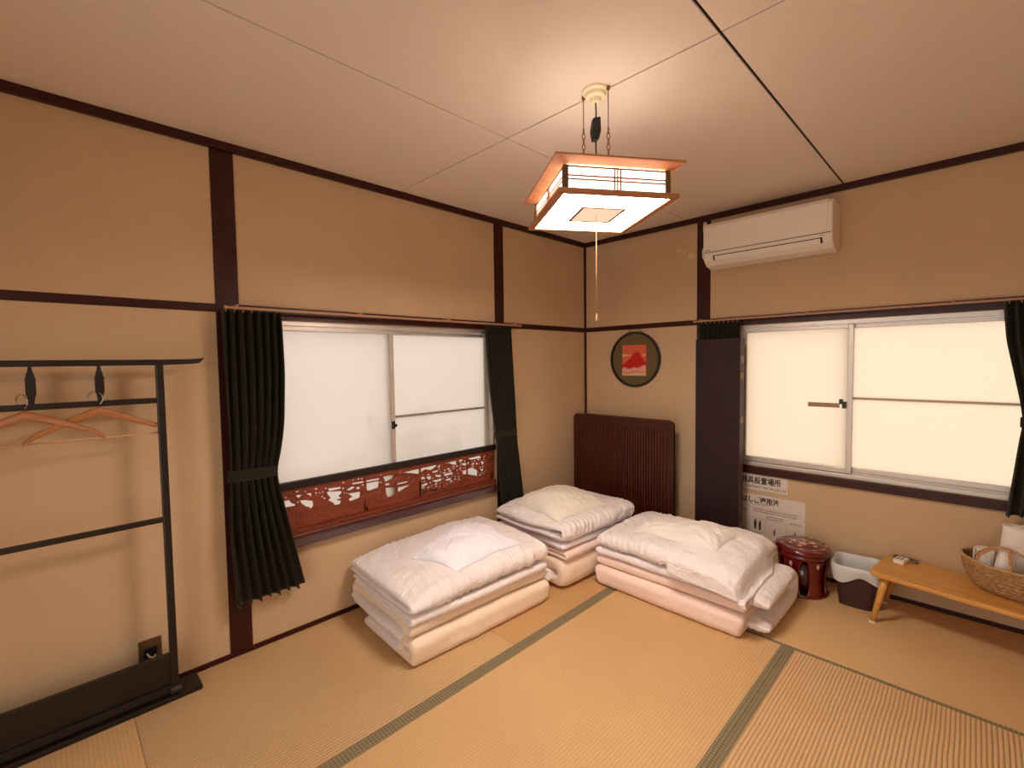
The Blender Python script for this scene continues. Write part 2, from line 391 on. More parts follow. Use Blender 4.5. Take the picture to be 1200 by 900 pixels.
# carved transom board standing in the left window
rb = wthing('carved_transom_board', 'reddish carved openwork wooden board with pine trees standing on the left window sill', 'carved board', (0.0, -1.85, .512))
RAN = '''-2.5488,0.6906 -2.5262,0.6916 -2.5128,0.672 -2.4953,0.6617 -2.4953,0.6545 -2.5447,0.6566;-2.4712,0.6768 -2.4414,0.6727 -2.4146,0.6624 -2.3837,0.6572 -2.4063,0.6304 -2.4156,0.6201 -2.4249,0.6315 -2.4424,0.6387 -2.463,0.6593;-2.438,0.7055 -2.3823,0.7034 -2.3865,0.6725 -2.3999,0.6684 -2.4174,0.6911;-2.4903,0.7076 -2.4584,0.7043 -2.4782,0.69;-2.3224,0.7088 -2.252,0.7044 -2.2487,0.6934 -2.3158,0.6934;-2.3263,0.6923 -2.248,0.6799 -2.247,0.6686 -2.2655,0.6532 -2.246,0.6418 -2.2769,0.6356 -2.2511,0.6264 -2.2573,0.6078 -2.2903,0.6109 -2.2933,0.6233 -2.3222,0.6459 -2.3088,0.6552 -2.3273,0.682;-2.1845,0.7122 -2.0135,0.7091 -2.0166,0.6988 -2.1814,0.7029;-2.1286,0.6937 -2.0184,0.6927 -2.0235,0.6546 -2.0719,0.6484 -2.0905,0.6494 -2.1152,0.6793;-2.2151,0.6819 -2.1887,0.6929 -2.1667,0.6885 -2.1821,0.6775 -2.2074,0.6731;-2.2111,0.6577 -2.1379,0.6536 -2.139,0.635 -2.1431,0.6196 -2.1987,0.6113 -2.209,0.6268 -2.1843,0.635;-2.1633,0.6826 -2.1446,0.6848 -2.1379,0.6704 -2.1522,0.6683;-1.9912,0.7124 -1.9005,0.7114 -1.9376,0.6887 -1.9767,0.6784;-1.9772,0.6697 -1.9508,0.6675 -1.9486,0.6543 -1.9783,0.6565;-1.9779,0.6429 -1.9089,0.6316 -1.9099,0.5852 -1.9645,0.5832 -1.9769,0.6171;-1.9847,0.5671 -1.9332,0.5723 -1.8941,0.5651 -1.8735,0.5733 -1.8899,0.5424 -1.9847,0.5589;-1.9182,0.6533 -1.828,0.6555 -1.8258,0.6467 -1.916,0.6456;-1.8941,0.6284 -1.8117,0.6284 -1.82,0.6057 -1.8952,0.5965;-1.8553,0.7133 -1.6101,0.7195 -1.606,0.7112 -1.6482,0.6916 -1.6925,0.705 -1.7461,0.6844 -1.8048,0.7009;-1.6435,0.6814 -1.5896,0.6847 -1.5951,0.6726 -1.6347,0.6704;-1.6226,0.6561 -1.5676,0.6462 -1.5731,0.6308 -1.6127,0.6418;-1.5481,0.6492 -1.4801,0.6492 -1.4708,0.6348 -1.544,0.6327;-1.5612,0.7172 -1.4448,0.7203 -1.4407,0.6915 -1.4839,0.7028 -1.5035,0.7141;-1.6447,0.6222 -1.5468,0.6232 -1.5509,0.6119 -1.6076,0.6037;-1.5362,0.6094 -1.49,0.6128 -1.49,0.5962 -1.5318,0.5996;-1.5335,0.5666 -1.4609,0.5601 -1.4664,0.5534 -1.5192,0.5579;-1.4227,0.7205 -1.3853,0.7216 -1.3908,0.7106 -1.4183,0.7062;-1.3439,0.7192 -1.2316,0.7223 -1.2213,0.7037 -1.3181,0.7068;-1.3979,0.6932 -1.3258,0.6932 -1.3526,0.6685 -1.3938,0.684;-1.3912,0.6407 -1.3078,0.651 -1.2593,0.6221 -1.2604,0.5799 -1.2872,0.5933 -1.3912,0.6201;-1.2243,0.6813 -1.1946,0.6725 -1.2012,0.6549 -1.2188,0.6582;-1.2369,0.6257 -1.1962,0.6235 -1.2138,0.6059;-1.3688,0.5792 -1.3644,0.5649 -1.3919,0.5573 -1.4029,0.5606;-1.7349,0.6575 -1.7063,0.6608 -1.6931,0.6432 -1.7206,0.6454;-1.6878,0.6549 -1.6494,0.6538 -1.6548,0.6307 -1.678,0.6395;-1.7412,0.6039 -1.6851,0.6171 -1.6752,0.6028 -1.7236,0.5962;-1.7571,0.5712 -1.7314,0.5774 -1.7138,0.564 -1.6778,0.5681 -1.6829,0.5465 -1.7509,0.5547;-1.6629,0.5745 -1.6031,0.5632 -1.6031,0.5446 -1.6629,0.5487;-1.5466,0.6764 -1.5367,0.6786 -1.5334,0.6676 -1.5444,0.6665;-1.5244,0.6794 -1.4947,0.6805 -1.4991,0.6695 -1.5189,0.6695;-1.2718,0.6766 -1.2564,0.6777 -1.2542,0.6645 -1.2685,0.6623;-1.3459,0.5736 -1.3294,0.5747 -1.3272,0.5615 -1.3404,0.5571;-1.8137,0.6064 -1.8005,0.6086 -1.7983,0.5976 -1.8104,0.5965;-1.851,0.5945 -1.829,0.5923 -1.8334,0.5835 -1.8488,0.5846;-1.5819,0.5613 -1.5621,0.5613 -1.5643,0.5536 -1.5776,0.5547;-1.1281,0.7187 -1.1327,0.7228 -1.144,0.7239 -1.156,0.7226 -1.1544,0.7177 -1.1454,0.7136 -1.1327,0.7149;-1.1602,0.6986 -1.1628,0.701 -1.1676,0.6989 -1.1695,0.6958 -1.1693,0.6927 -1.1648,0.6923 -1.1612,0.6953;-1.1856,0.6945 -1.1912,0.6954 -1.1982,0.6949 -1.2037,0.6909 -1.202,0.688 -1.1957,0.6881 -1.1901,0.6908;-1.2824,0.6738 -1.2873,0.6794 -1.3013,0.681 -1.3102,0.6769 -1.3122,0.6714 -1.3015,0.6673 -1.2886,0.669;-1.1459,0.6372 -1.1478,0.639 -1.1532,0.6372 -1.1561,0.6341 -1.1561,0.6314 -1.151,0.6326 -1.1469,0.6347;-1.4012,0.6872 -1.4035,0.689 -1.4127,0.6857 -1.4189,0.682 -1.4196,0.679 -1.411,0.6811 -1.4036,0.6843;-1.4481,0.617 -1.4512,0.6204 -1.4571,0.6172 -1.4604,0.6133 -1.4589,0.6097 -1.4535,0.6086 -1.4485,0.6127;-1.4147,0.5914 -1.4179,0.5953 -1.4253,0.5945 -1.4307,0.5905 -1.4282,0.5865 -1.4231,0.584 -1.4161,0.5865;-1.4274,0.6811 -1.4302,0.6851 -1.438,0.687 -1.4464,0.6864 -1.4469,0.6817 -1.4399,0.6776 -1.4312,0.6781;-1.4175,0.6352 -1.4249,0.6353 -1.4341,0.6336 -1.4428,0.6299 -1.4408,0.6278 -1.4325,0.6287 -1.4239,0.6315;-1.4155,0.572 -1.4239,0.5746 -1.4371,0.5717 -1.4471,0.5661 -1.4453,0.5613 -1.4347,0.5599 -1.4208,0.5654;-1.5725,0.7108 -1.5775,0.7144 -1.5905,0.711 -1.5985,0.7041 -1.597,0.699 -1.5861,0.6994 -1.5758,0.7051;-1.1272,0.6667 -1.1359,0.6672 -1.1473,0.6666 -1.1544,0.663 -1.1555,0.6603 -1.1453,0.6608 -1.1336,0.6631;-1.5534,0.5656 -1.5571,0.5685 -1.5639,0.5708 -1.5702,0.57 -1.5686,0.5672 -1.5651,0.5642 -1.5569,0.5635;-1.1752,0.7156 -1.1814,0.7168 -1.1934,0.7134 -1.2051,0.7073 -1.2034,0.7032 -1.1905,0.706 -1.179,0.7107;-1.5106,0.6199 -1.5133,0.6239 -1.5223,0.6258 -1.5304,0.6248 -1.53,0.6208 -1.5231,0.618 -1.5144,0.6168;-1.4757,0.5877 -1.4801,0.5921 -1.4907,0.5938 -1.4992,0.5902 -1.5023,0.5844 -1.4903,0.5824 -1.4798,0.583;-1.6576,0.662 -1.6616,0.6659 -1.6737,0.6701 -1.681,0.6692 -1.682,0.6669 -1.6745,0.6633 -1.6641,0.6612;-1.6372,0.5929 -1.6413,0.5945 -1.6495,0.5924 -1.6531,0.5878 -1.6527,0.5846 -1.646,0.5857 -1.6386,0.5888;-1.2372,0.6677 -1.2395,0.6705 -1.2444,0.6699 -1.2466,0.6667 -1.2474,0.6627 -1.2423,0.6616 -1.2383,0.6644;-1.1622,0.6563 -1.1671,0.6574 -1.1765,0.6544 -1.1859,0.6493 -1.1847,0.6458 -1.1742,0.6481 -1.1643,0.6523;-1.2719,0.6925 -1.2741,0.6955 -1.2824,0.6964 -1.2904,0.694 -1.2897,0.6901 -1.2821,0.6881 -1.2734,0.6892;-1.4493,0.6002 -1.453,0.6045 -1.4604,0.6015 -1.4647,0.5962 -1.4618,0.592 -1.4557,0.5898 -1.4481,0.5944;-1.5759,0.6898 -1.5787,0.6947 -1.5843,0.6939 -1.5875,0.6903 -1.5871,0.6855 -1.5826,0.6837 -1.5779,0.6849;-1.6963,0.6323 -1.6993,0.6339 -1.7072,0.631 -1.7133,0.6256 -1.7093,0.624 -1.7036,0.6246 -1.6961,0.6289;-1.2134,0.599 -1.2175,0.6002 -1.2247,0.5986 -1.2302,0.5959 -1.2298,0.5935 -1.2237,0.5934 -1.2148,0.5958;-1.1408,0.6094 -1.1454,0.6152 -1.1571,0.6186 -1.1675,0.6159 -1.1654,0.6101 -1.1585,0.6053 -1.1484,0.6063;-1.4772,0.6256 -1.4797,0.6287 -1.4844,0.6294 -1.4887,0.6278 -1.489,0.6242 -1.4847,0.6223 -1.4794,0.6222;-1.1471,0.5899 -1.1506,0.5914 -1.1564,0.5913 -1.1606,0.5881 -1.1595,0.5853 -1.1546,0.5844 -1.1482,0.5865;-1.4013,0.6668 -1.4069,0.6688 -1.4168,0.6662 -1.421,0.6594 -1.4201,0.6541 -1.4108,0.655 -1.4019,0.661;-1.1829,0.5688 -1.1864,0.5717 -1.1972,0.5725 -1.2044,0.57 -1.2055,0.5669 -1.1967,0.5653 -1.1874,0.5661;-1.4306,0.6547 -1.4339,0.6589 -1.4399,0.658 -1.4434,0.6539 -1.4419,0.6494 -1.4371,0.6468 -1.4317,0.6495;-1.5662,0.6668 -1.5699,0.6692 -1.5754,0.6692 -1.5792,0.6649 -1.5775,0.6605 -1.572,0.6598 -1.5665,0.6621;-1.3632,0.7039 -1.3645,0.7099 -1.3704,0.7117 -1.3745,0.7079 -1.3762,0.7027 -1.3719,0.6989 -1.3671,0.7003;-1.2341,0.6937 -1.2408,0.6985 -1.2492,0.7017 -1.2574,0.701 -1.2597,0.6972 -1.2516,0.6926 -1.2415,0.6918;-1.4839,0.5746 -1.4867,0.5781 -1.4937,0.5768 -1.5,0.5744 -1.4976,0.5708 -1.493,0.5681 -1.4862,0.5707;-1.4838,0.6603 -1.4881,0.6644 -1.5001,0.6667 -1.5111,0.6624 -1.5108,0.6565 -1.4989,0.6544 -1.4864,0.6552;-1.3538,0.6622 -1.3645,0.663 -1.3757,0.6622 -1.3888,0.6597 -1.3889,0.6565 -1.375,0.6572 -1.364,0.659;-1.5488,0.5943 -1.5517,0.598 -1.558,0.5977 -1.5634,0.5948 -1.5608,0.5909 -1.5566,0.5891 -1.5518,0.5907;-1.2268,0.64 -1.2302,0.6443 -1.2366,0.6415 -1.2385,0.6364 -1.2366,0.6322 -1.2312,0.6316 -1.2253,0.6348;-1.7065,0.6756 -1.7087,0.6774 -1.7139,0.6778 -1.7184,0.6759 -1.7174,0.6736 -1.7137,0.6716 -1.707,0.6729;-1.7176,0.6319 -1.7222,0.6339 -1.7344,0.633 -1.7412,0.6288 -1.744,0.6249 -1.7319,0.626 -1.7205,0.6283;-1.1302,0.5738 -1.1347,0.577 -1.1485,0.5796 -1.1606,0.5807 -1.1632,0.5784 -1.1498,0.5747 -1.1351,0.5723;-1.6957,0.5907 -1.7015,0.5935 -1.7152,0.5932 -1.7279,0.5909 -1.7253,0.5876 -1.7155,0.5853 -1.7003,0.587;-1.4554,0.673 -1.4605,0.6748 -1.4703,0.6745 -1.4785,0.6711 -1.4766,0.6683 -1.4689,0.6676 -1.4584,0.6695;-1.4151,0.606 -1.4175,0.6087 -1.4284,0.6095 -1.4367,0.6079 -1.4364,0.6051 -1.4286,0.6029 -1.4178,0.6035;-1.6499,0.6099 -1.6521,0.6145 -1.658,0.6174 -1.6633,0.6158 -1.6655,0.6119 -1.6608,0.6078 -1.654,0.6069;-1.4589,0.575 -1.4602,0.5776 -1.4666,0.5778 -1.472,0.576 -1.4711,0.5731 -1.4661,0.5721 -1.4609,0.5727;-1.2423,0.6084 -1.2462,0.6102 -1.2503,0.6105 -1.2533,0.6085 -1.2532,0.6061 -1.2498,0.6045 -1.245,0.6054;-1.5722,0.5956 -1.5762,0.5968 -1.5825,0.5967 -1.5865,0.5937 -1.586,0.5913 -1.581,0.5902 -1.5746,0.5926;-1.1808,0.6 -1.1872,0.6017 -1.1948,0.6017 -1.202,0.6 -1.2021,0.5973 -1.1944,0.5966 -1.1869,0.5975;-1.1351,0.7029 -1.1402,0.7072 -1.1494,0.7043 -1.155,0.7004 -1.154,0.696 -1.1474,0.6934 -1.1379,0.6968;-1.6015,0.5954 -1.6068,0.5996 -1.6155,0.6006 -1.6213,0.5967 -1.6216,0.5919 -1.615,0.5885 -1.6073,0.5912;-1.1988,0.5865 -1.2024,0.5896 -1.2097,0.5897 -1.2131,0.5864 -1.2128,0.5836 -1.2085,0.5818 -1.2024,0.5831;-1.5564,0.6844 -1.5592,0.6879 -1.5649,0.6866 -1.569,0.6832 -1.5668,0.6796 -1.5625,0.6781 -1.5573,0.6801;-1.6629,0.5827 -1.6653,0.5861 -1.6725,0.5892 -1.6803,0.5873 -1.6807,0.5827 -1.6729,0.5802 -1.6659,0.5799;-1.2436,0.5687 -1.2461,0.5724 -1.2514,0.5723 -1.2559,0.5705 -1.2551,0.5669 -1.2516,0.5641 -1.2463,0.5652;-1.1976,0.6414 -1.2007,0.645 -1.2088,0.6437 -1.2154,0.6397 -1.2128,0.6356 -1.2066,0.6342 -1.1994,0.637;-1.222,0.5684 -1.2251,0.5718 -1.2306,0.5743 -1.235,0.5715 -1.2359,0.568 -1.2312,0.5654 -1.2246,0.5647;-1.6041,0.5791 -1.6063,0.5827 -1.614,0.5844 -1.6208,0.584 -1.6205,0.5808 -1.616,0.5771 -1.608,0.5771;-1.3948,0.6452 -1.3975,0.648 -1.4035,0.6486 -1.4079,0.6467 -1.4092,0.6435 -1.4037,0.6415 -1.3965,0.6417;-1.6271,0.6376 -1.6316,0.639 -1.6388,0.6388 -1.6439,0.636 -1.6446,0.6331 -1.6376,0.6327 -1.6294,0.6344;-1.2969,0.6911 -1.2978,0.6937 -1.3057,0.6945 -1.3112,0.6925 -1.311,0.6899 -1.3055,0.6882 -1.2988,0.6889;-1.179,0.6133 -1.1817,0.6164 -1.1879,0.6156 -1.1914,0.6114 -1.1905,0.6073 -1.1849,0.6068 -1.1808,0.6097;-1.1676,0.6717 -1.1694,0.6756 -1.1765,0.6763 -1.1825,0.6755 -1.1821,0.672 -1.1779,0.6688 -1.1703,0.6684;-1.5497,0.6386 -1.5511,0.6415 -1.5551,0.6429 -1.5586,0.6422 -1.5595,0.6398 -1.5565,0.6375 -1.5525,0.6369;-1.1648,0.6286 -1.1674,0.6341 -1.1739,0.6353 -1.1787,0.6315 -1.1779,0.6261 -1.1738,0.6226 -1.1682,0.624;-1.5191,0.581 -1.5217,0.5831 -1.5271,0.5839 -1.5318,0.583 -1.5322,0.5808 -1.5275,0.5792 -1.5215,0.5791;-1.4545,0.6852 -1.4579,0.6888 -1.4705,0.6895 -1.4814,0.6878 -1.4786,0.6842 -1.4705,0.6818 -1.4585,0.6819;-1.5753,0.5727 -1.5766,0.5755 -1.5812,0.5778 -1.5866,0.5777 -1.5866,0.5746 -1.5833,0.5714 -1.5778,0.5709;-1.2798,0.567 -1.2831,0.5701 -1.2908,0.5728 -1.2984,0.5736 -1.3015,0.5715 -1.2933,0.5671 -1.2839,0.5658;-1.5306,0.6556 -1.5354,0.6587 -1.5476,0.6598 -1.5596,0.6581 -1.5601,0.6542 -1.548,0.6518 -1.5329,0.6518;-1.2236,0.5811 -1.2277,0.5861 -1.2358,0.5891 -1.243,0.5884 -1.2432,0.5845 -1.2388,0.5797 -1.2287,0.5779;-1.2879,0.6575 -1.2938,0.6603 -1.3008,0.6613 -1.3069,0.659 -1.3081,0.655 -1.3008,0.6529 -1.2923,0.6538;-1.3962,0.7004 -1.4006,0.7028 -1.4075,0.7028 -1.4143,0.7006 -1.4127,0.6973 -1.4071,0.6953 -1.3997,0.697;-2.1175,0.7266 -2.1215,0.7299 -2.1295,0.7299 -2.1335,0.7266 -2.1295,0.7233 -2.1215,0.7233;-2.1383,0.7287 -2.1415,0.7329 -2.148,0.7329 -2.1512,0.7287 -2.148,0.7246 -2.1415,0.7246;-1.8985,0.7216 -1.9024,0.7255 -1.91,0.7255 -1.9138,0.7216 -1.91,0.7178 -1.9024,0.7178;-2.5361,0.7075 -2.5381,0.7101 -2.5421,0.7101 -2.5441,0.7075 -2.5421,0.7049 -2.5381,0.7049;-2.3264,0.7125 -2.33,0.7154 -2.3372,0.7154 -2.3408,0.7125 -2.3372,0.7095 -2.33,0.7095;-2.3466,0.6963 -2.3486,0.7001 -2.3527,0.7001 -2.3548,0.6963 -2.3527,0.6924 -2.3486,0.6924;-2.2272,0.6669 -2.2295,0.6702 -2.2342,0.6702 -2.2365,0.6669 -2.2342,0.6637 -2.2295,0.6637;-2.4748,0.7263 -2.4791,0.7294 -2.4877,0.7294 -2.4921,0.7263 -2.4877,0.7231 -2.4791,0.7231;-2.2294,0.6931 -2.2331,0.6974 -2.2403,0.6974 -2.244,0.6931 -2.2403,0.6888 -2.2331,0.6888;-2.2265,0.724 -2.2305,0.7276 -2.2384,0.7276 -2.2424,0.724 -2.2384,0.7205 -2.2305,0.7205;-1.9986,0.6818 -2.0031,0.6855 -2.012,0.6855 -2.0165,0.6818 -2.012,0.6781 -2.0031,0.6781;-2.2131,0.6599 -2.2153,0.6632 -2.2199,0.6632 -2.2221,0.6599 -2.2199,0.6565 -2.2153,0.6565;-2.5534,0.718 -2.5564,0.7218 -2.5623,0.7218 -2.5653,0.718 -2.5623,0.7142 -2.5564,0.7142;-2.4366,0.7189 -2.4391,0.7215 -2.4442,0.7215 -2.4467,0.7189 -2.4442,0.7163 -2.4391,0.7163;-2.3479,0.6716 -2.3513,0.6746 -2.3581,0.6746 -2.3615,0.6716 -2.3581,0.6686 -2.3513,0.6686;-1.9975,0.7263 -2.0011,0.729 -2.0083,0.729 -2.0119,0.7263 -2.0083,0.7236 -2.0011,0.7236;-2.3774,0.72 -2.3816,0.7242 -2.39,0.7242 -2.3942,0.72 -2.39,0.7159 -2.3816,0.7159;-1.8088,0.6734 -1.811,0.6763 -1.8154,0.6763 -1.8176,0.6734 -1.8154,0.6705 -1.811,0.6705;-1.9904,0.6669 -1.9924,0.6703 -1.9965,0.6703 -1.9986,0.6669 -1.9965,0.6634 -1.9924,0.6634;-1.8708,0.7184 -1.8734,0.7219 -1.8785,0.7219 -1.881,0.7184 -1.8785,0.7148 -1.8734,0.7148;-2.3353,0.6594 -2.3389,0.6629 -2.3462,0.6629 -2.3498,0.6594 -2.3462,0.6559 -2.3389,0.6559;-2.4773,0.6708 -2.4796,0.6744 -2.4841,0.6744 -2.4863,0.6708 -2.4841,0.6672 -2.4796,0.6672;-2.3628,0.6945 -2.3649,0.6985 -2.3691,0.6985 -2.3712,0.6945 -2.3691,0.6904 -2.3649,0.6904;-1.9215,0.6722 -1.9242,0.6748 -1.9296,0.6748 -1.9323,0.6722 -1.9296,0.6696 -1.9242,0.6696;-2.1725,0.7294 -2.1749,0.7327 -2.1799,0.7327 -2.1824,0.7294 -2.1799,0.726 -2.1749,0.726'''
holes = [[tuple(float(a) for a in p.split(',')) for p in h.split()] for h in RAN.strip().split(';')]
def curve_plate(name, outer, holes, thick, mat, parent, tomat):
    cu = bpy.data.curves.new(name, 'CURVE'); cu.dimensions = '2D'; cu.fill_mode = 'BOTH'; cu.extrude = thick/2
    for poly in [outer]+holes:
        sp = cu.splines.new('POLY'); sp.points.add(len(poly)-1); sp.use_cyclic_u = True
        for i, p in enumerate(poly): sp.points[i].co = (p[0], p[1], 0, 1)
    o = bpy.data.objects.new(name, cu); C.objects.link(o)
    me = bpy.data.meshes.new_from_object(o.evaluated_get(bpy.context.evaluated_depsgraph_get()))
    bpy.data.objects.remove(o); me.transform(tomat); me.materials.clear(); me.materials.append(mat); me.name = name
    r = bpy.data.objects.new(name, me); C.objects.link(r); r.parent = parent
    if parent.name in WORLD: r.matrix_parent_inverse = WORLD[parent.name]
    return r
toYZ = Matrix(((0, 0, 1, 0), (1, 0, 0, 0), (0, 1, 0, 0), (0, 0, 0, 1)))          # curve x->world y, y->world z
pl = curve_plate('carved_panel', [(-2.615, .53), (-1.095, .53), (-1.095, .745), (-2.615, .745)], holes, .005, M['carve'], rb, toYZ)
pl.location = (-.015, 0, 0)
def rbox(nm, *a, m, bev=.002, par=rb):
    return box(nm, *a, m, par, bev)
rbox('top_rail', -.027, -.001, -2.617, -1.088, .745, .783, m=M['black2'])
rbox('bottom_rail', -.027, -.001, -2.617, -1.088, .500, .530, m=M['carve'])
# raised hills and trunks of the carving
def relief(pts, t=.003):
    m = MB().prism([(p[0], p[1]) for p in pts], 0, -.0125, -.0125+t); m.build('carved_relief', M['carve'], rb, .002)
for q in ([(-2.5,.535),(-2.11,.535),(-2.11,.60),(-2.2,.615),(-2.32,.60),(-2.45,.575),(-2.5,.56)],
          [(-2.11,.535),(-1.735,.535),(-1.73,.64),(-1.80,.632),(-1.9,.60),(-2.0,.572),(-2.11,.56)],
          [(-2.12,.535),(-2.095,.535),(-2.1,.74),(-2.118,.74)], [(-1.745,.535),(-1.725,.535),(-1.728,.74),(-1.745,.74)],
          [(-1.3,.535),(-1.12,.535),(-1.12,.59),(-1.2,.575),(-1.26,.56)], [(-1.72,.532),(-1.32,.532),(-1.33,.552),(-1.45,.560),(-1.6,.550),(-1.72,.556)], [(-2.60,.532),(-2.5,.532),(-2.5,.62),(-2.56,.63),(-2.6,.60)], [(-2.40,.60),(-2.37,.60),(-2.385,.68),(-2.40,.735),(-2.42,.735),(-2.41,.67)], [(-2.0,.60),(-1.975,.60),(-1.98,.67),(-2.0,.70)], [(-1.135,.535),(-1.10,.535),(-1.10,.743),(-1.135,.743)], [(-1.57,.57),(-1.555,.57),(-1.56,.72),(-1.575,.72)], [(-1.36,.57),(-1.345,.57),(-1.35,.72),(-1.365,.72)]): relief(q)
# ------------------------------------------------------------ curtain rails and curtains
def crail(axis, a0, a1, z, name_label):
    t = wthing('curtain_rail', name_label, 'curtain rail', (.05, a0, z) if axis == 0 else (a0, -.05, z))
    def bx(nm, p0, p1, d0, d1, q0, q1, m=M['rail']):
        if axis == 0: return box(nm, d0, d1, p0, p1, q0, q1, m, t, .001)
        return box(nm, p0, p1, -d1, -d0, q0, q1, m, t, .001)
    bx('track', a0, a1, .07, .082, z-.006, z+.006)
    for k in range(4):
        p = a0+.04+(a1-a0-.08)*k/3; bx('bracket', p-.006, p+.006, .008, .084, z+.006, z+.016)
    bx('end_cap', a0-.012, a0, .068, .084, z-.008, z+.008); bx('end_cap', a1, a1+.012, .068, .084, z-.008, z+.008)
crail(0, -2.79, -.905, 1.645, 'thin brown curtain rail above the left window')
crail(1, 1.02, 3.05, 1.650, 'thin brown curtain rail above the right window')
def curtain(axis, keys, npl, label, amp=.019, off=.075, tie=None):
    """keys: (z, edge0, edge1, depth scale); axis 0 = left wall (runs along y), 1 = right wall (runs along x)"""
    ks = sorted(keys, key=lambda k: -k[0]); nz = 90; nu = npl*16
    zz = np.linspace(ks[0][0], ks[-1][0], nz)
    kz = np.array([k[0] for k in ks])[::-1]
    def ip(i): return np.interp(zz, kz, np.array([k[i] for k in ks])[::-1])
    e0, e1, ds = ip(1), ip(2), ip(3)
    ker = np.ones(7)/7
    e0, e1 = [np.concatenate([q[:3], np.convolve(q, ker, 'valid'), q[-3:]]) for q in (e0, e1)]
    vs = []
    rn = np.random.RandomState(len(label)); ph = rn.rand(npl+1)*1.2
    for j in range(nz):
        v = j/(nz-1)
        for i in range(nu+1):
            u = i/nu; uw = u + .012*math.sin(7*u+3*v)
            a = e0[j]+(e1[j]-e0[j])*u
            pl_ = math.sin(2*PI*npl*uw + ph[int(u*npl)]*.5)
            d = off + amp*ds[j]*(pl_+.25*math.sin(2*PI*npl*2*uw+v*5))
            a += amp*.35*ds[j]*math.cos(2*PI*npl*uw)*(1 if 0 < i < nu else 0)
            z = zz[j] - (.004*math.sin(2*PI*npl*uw*.5+1)+.003*pl_)*max(0, (v-.85)/.15)
            if axis == 0: vs.append((d, a, z))
            else: vs.append((a, -d, z))
    fs = [(j*(nu+1)+i, j*(nu+1)+i+1, (j+1)*(nu+1)+i+1, (j+1)*(nu+1)+i) for j in range(nz-1) for i in range(nu)]
    o = MB().add(vs, fs, True).build('curtain', M['green'], recalc=False)
    sl = o.modifiers.new('cloth', 'SOLIDIFY'); sl.thickness = .003; sl.offset = 0
    tag(o, label, 'curtain')
    if tie:
        z0, a0, a1, sl_ = tie; m = MB(); n = 40; vs = []; ca, ra = (a0+a1)/2, (a1-a0)/2+.006
        rd = amp*.62
        for dz, rs in ((-.026, 0), (-.022, .004), (.022, .004), (.026, 0)):
            for k in range(n):
                an = 2*PI*k/n; a = ca+(ra+rs)*math.copysign(abs(math.cos(an))**.8, math.cos(an)); d = off+(rd+rs)*math.sin(an)
                z = z0+dz+sl_*(a-ca)
                vs.append((d, a, z) if axis == 0 else (a, -d, z))
        fs = [(r*n+k, r*n+(k+1) % n, (r+1)*n+(k+1) % n, (r+1)*n+k) for r in range(3) for k in range(n)]
        b = m.add(vs, fs, True).build('tieback', M['green'], o)
        sl2 = b.modifiers.new('cloth', 'SOLIDIFY'); sl2.thickness = .003
    for k in range(npl):
        a = e0[0]+(e1[0]-e0[0])*(k+.5)/npl; q = (off, a) if axis == 0 else (a, -off)
        hk = box('curtain_hook', q[0]-.002, q[0]+.002, q[1]-.002, q[1]+.002, ks[0][0]-.01, ks[0][0]+.006, M['rail'], o)
    return o
curtain(0, [(1.635, -2.812, -2.566, 1), (1.35, -2.812, -2.562, 1), (1.1, -2.808, -2.572, .9), (.98, -2.806, -2.588, .8), (.87, -2.808, -2.612, .6), (.80, -2.812, -2.602, .7), (.6, -2.816, -2.562, 1), (.27, -2.80, -2.492, .85)], 7,
        'dark green pleated curtain tied back at the left side of the left window', tie=(.875, -2.808, -2.612, -.02))
curtain(0, [(1.635, -1.252, -1.012, 1), (1.45, -1.238, -1.005, 1), (1.2, -1.215, -.985, .9), (1.0, -1.185, -.968, .8), (.87, -1.160, -.957, .5), (.8, -1.158, -.952, .6), (.55, -1.135, -.915, 1), (.30, -1.115, -.872, .8)], 7,
        'dark green curtain tied back at the right side of the left window', tie=(.87, -1.160, -.957, 0))
curtain(1, [(1.64, 1.045, 1.318, .7), (1.2, 1.05, 1.32, .7), (.62, 1.04, 1.33, .7)], 9,
        'dark green curtain mostly hidden behind the plum folding screen', amp=.018, off=.062)
curtain(1, [(1.64, 2.538, 2.90, 1), (1.45, 2.553, 2.90, 1), (1.16, 2.605, 2.87, .8), (1.06, 2.618, 2.85, .5), (.98, 2.608, 2.86, .6), (.8, 2.592, 2.89, 1), (.60, 2.572, 2.93, .9)], 9,
        'dark green curtain tied back at the right edge of the right window above the bench', tie=(1.06, 2.618, 2.85, 0))

# ------------------------------------------------------------ air conditioner
ac = wthing('air_conditioner', 'ivory wall mounted air conditioner above the right window', 'air conditioner', (1.49, -.01, 2.0))
prof = [(0, 2.285), (-.150, 2.288), (-.182, 2.280), (-.196, 2.262), (-.200, 2.10), (-.198, 2.066), (-.182, 2.040), (-.145, 2.012), (-.09, 2.0), (-.03, 2.0), (0, 2.02)]
def acx(x): return x
MB().prism(prof, 0, 1.128, 1.857).build('body', M['ac'], ac, .004)
fp = [(-.203, 2.098), (-.2035, 2.262), (-.188, 2.284), (-.150, 2.2925), (-.150, 2.288), (-.182, 2.280), (-.198, 2.262), (-.1985, 2.098)]
MB().prism(fp, 0, 1.132, 1.835).build('front_panel', M['ac'], ac)
box('panel_gap', 1.132, 1.853, -.2008, -.199, 2.092, 2.096, M['acd'], ac)
MB().prism([(-.2005, 2.064), (-.1845, 2.038), (-.1485, 2.011), (-.1455, 2.014), (-.181, 2.042), (-.197, 2.066)], 0, 1.20, 1.80).build('louver', M['ac'], ac, .001)
MB().prism([(-.2006, 2.0695), (-.2006, 2.0655), (-.184, 2.0385), (-.182, 2.042)], 0, 1.19, 1.81).build('louver_gap', M['acd'], ac)
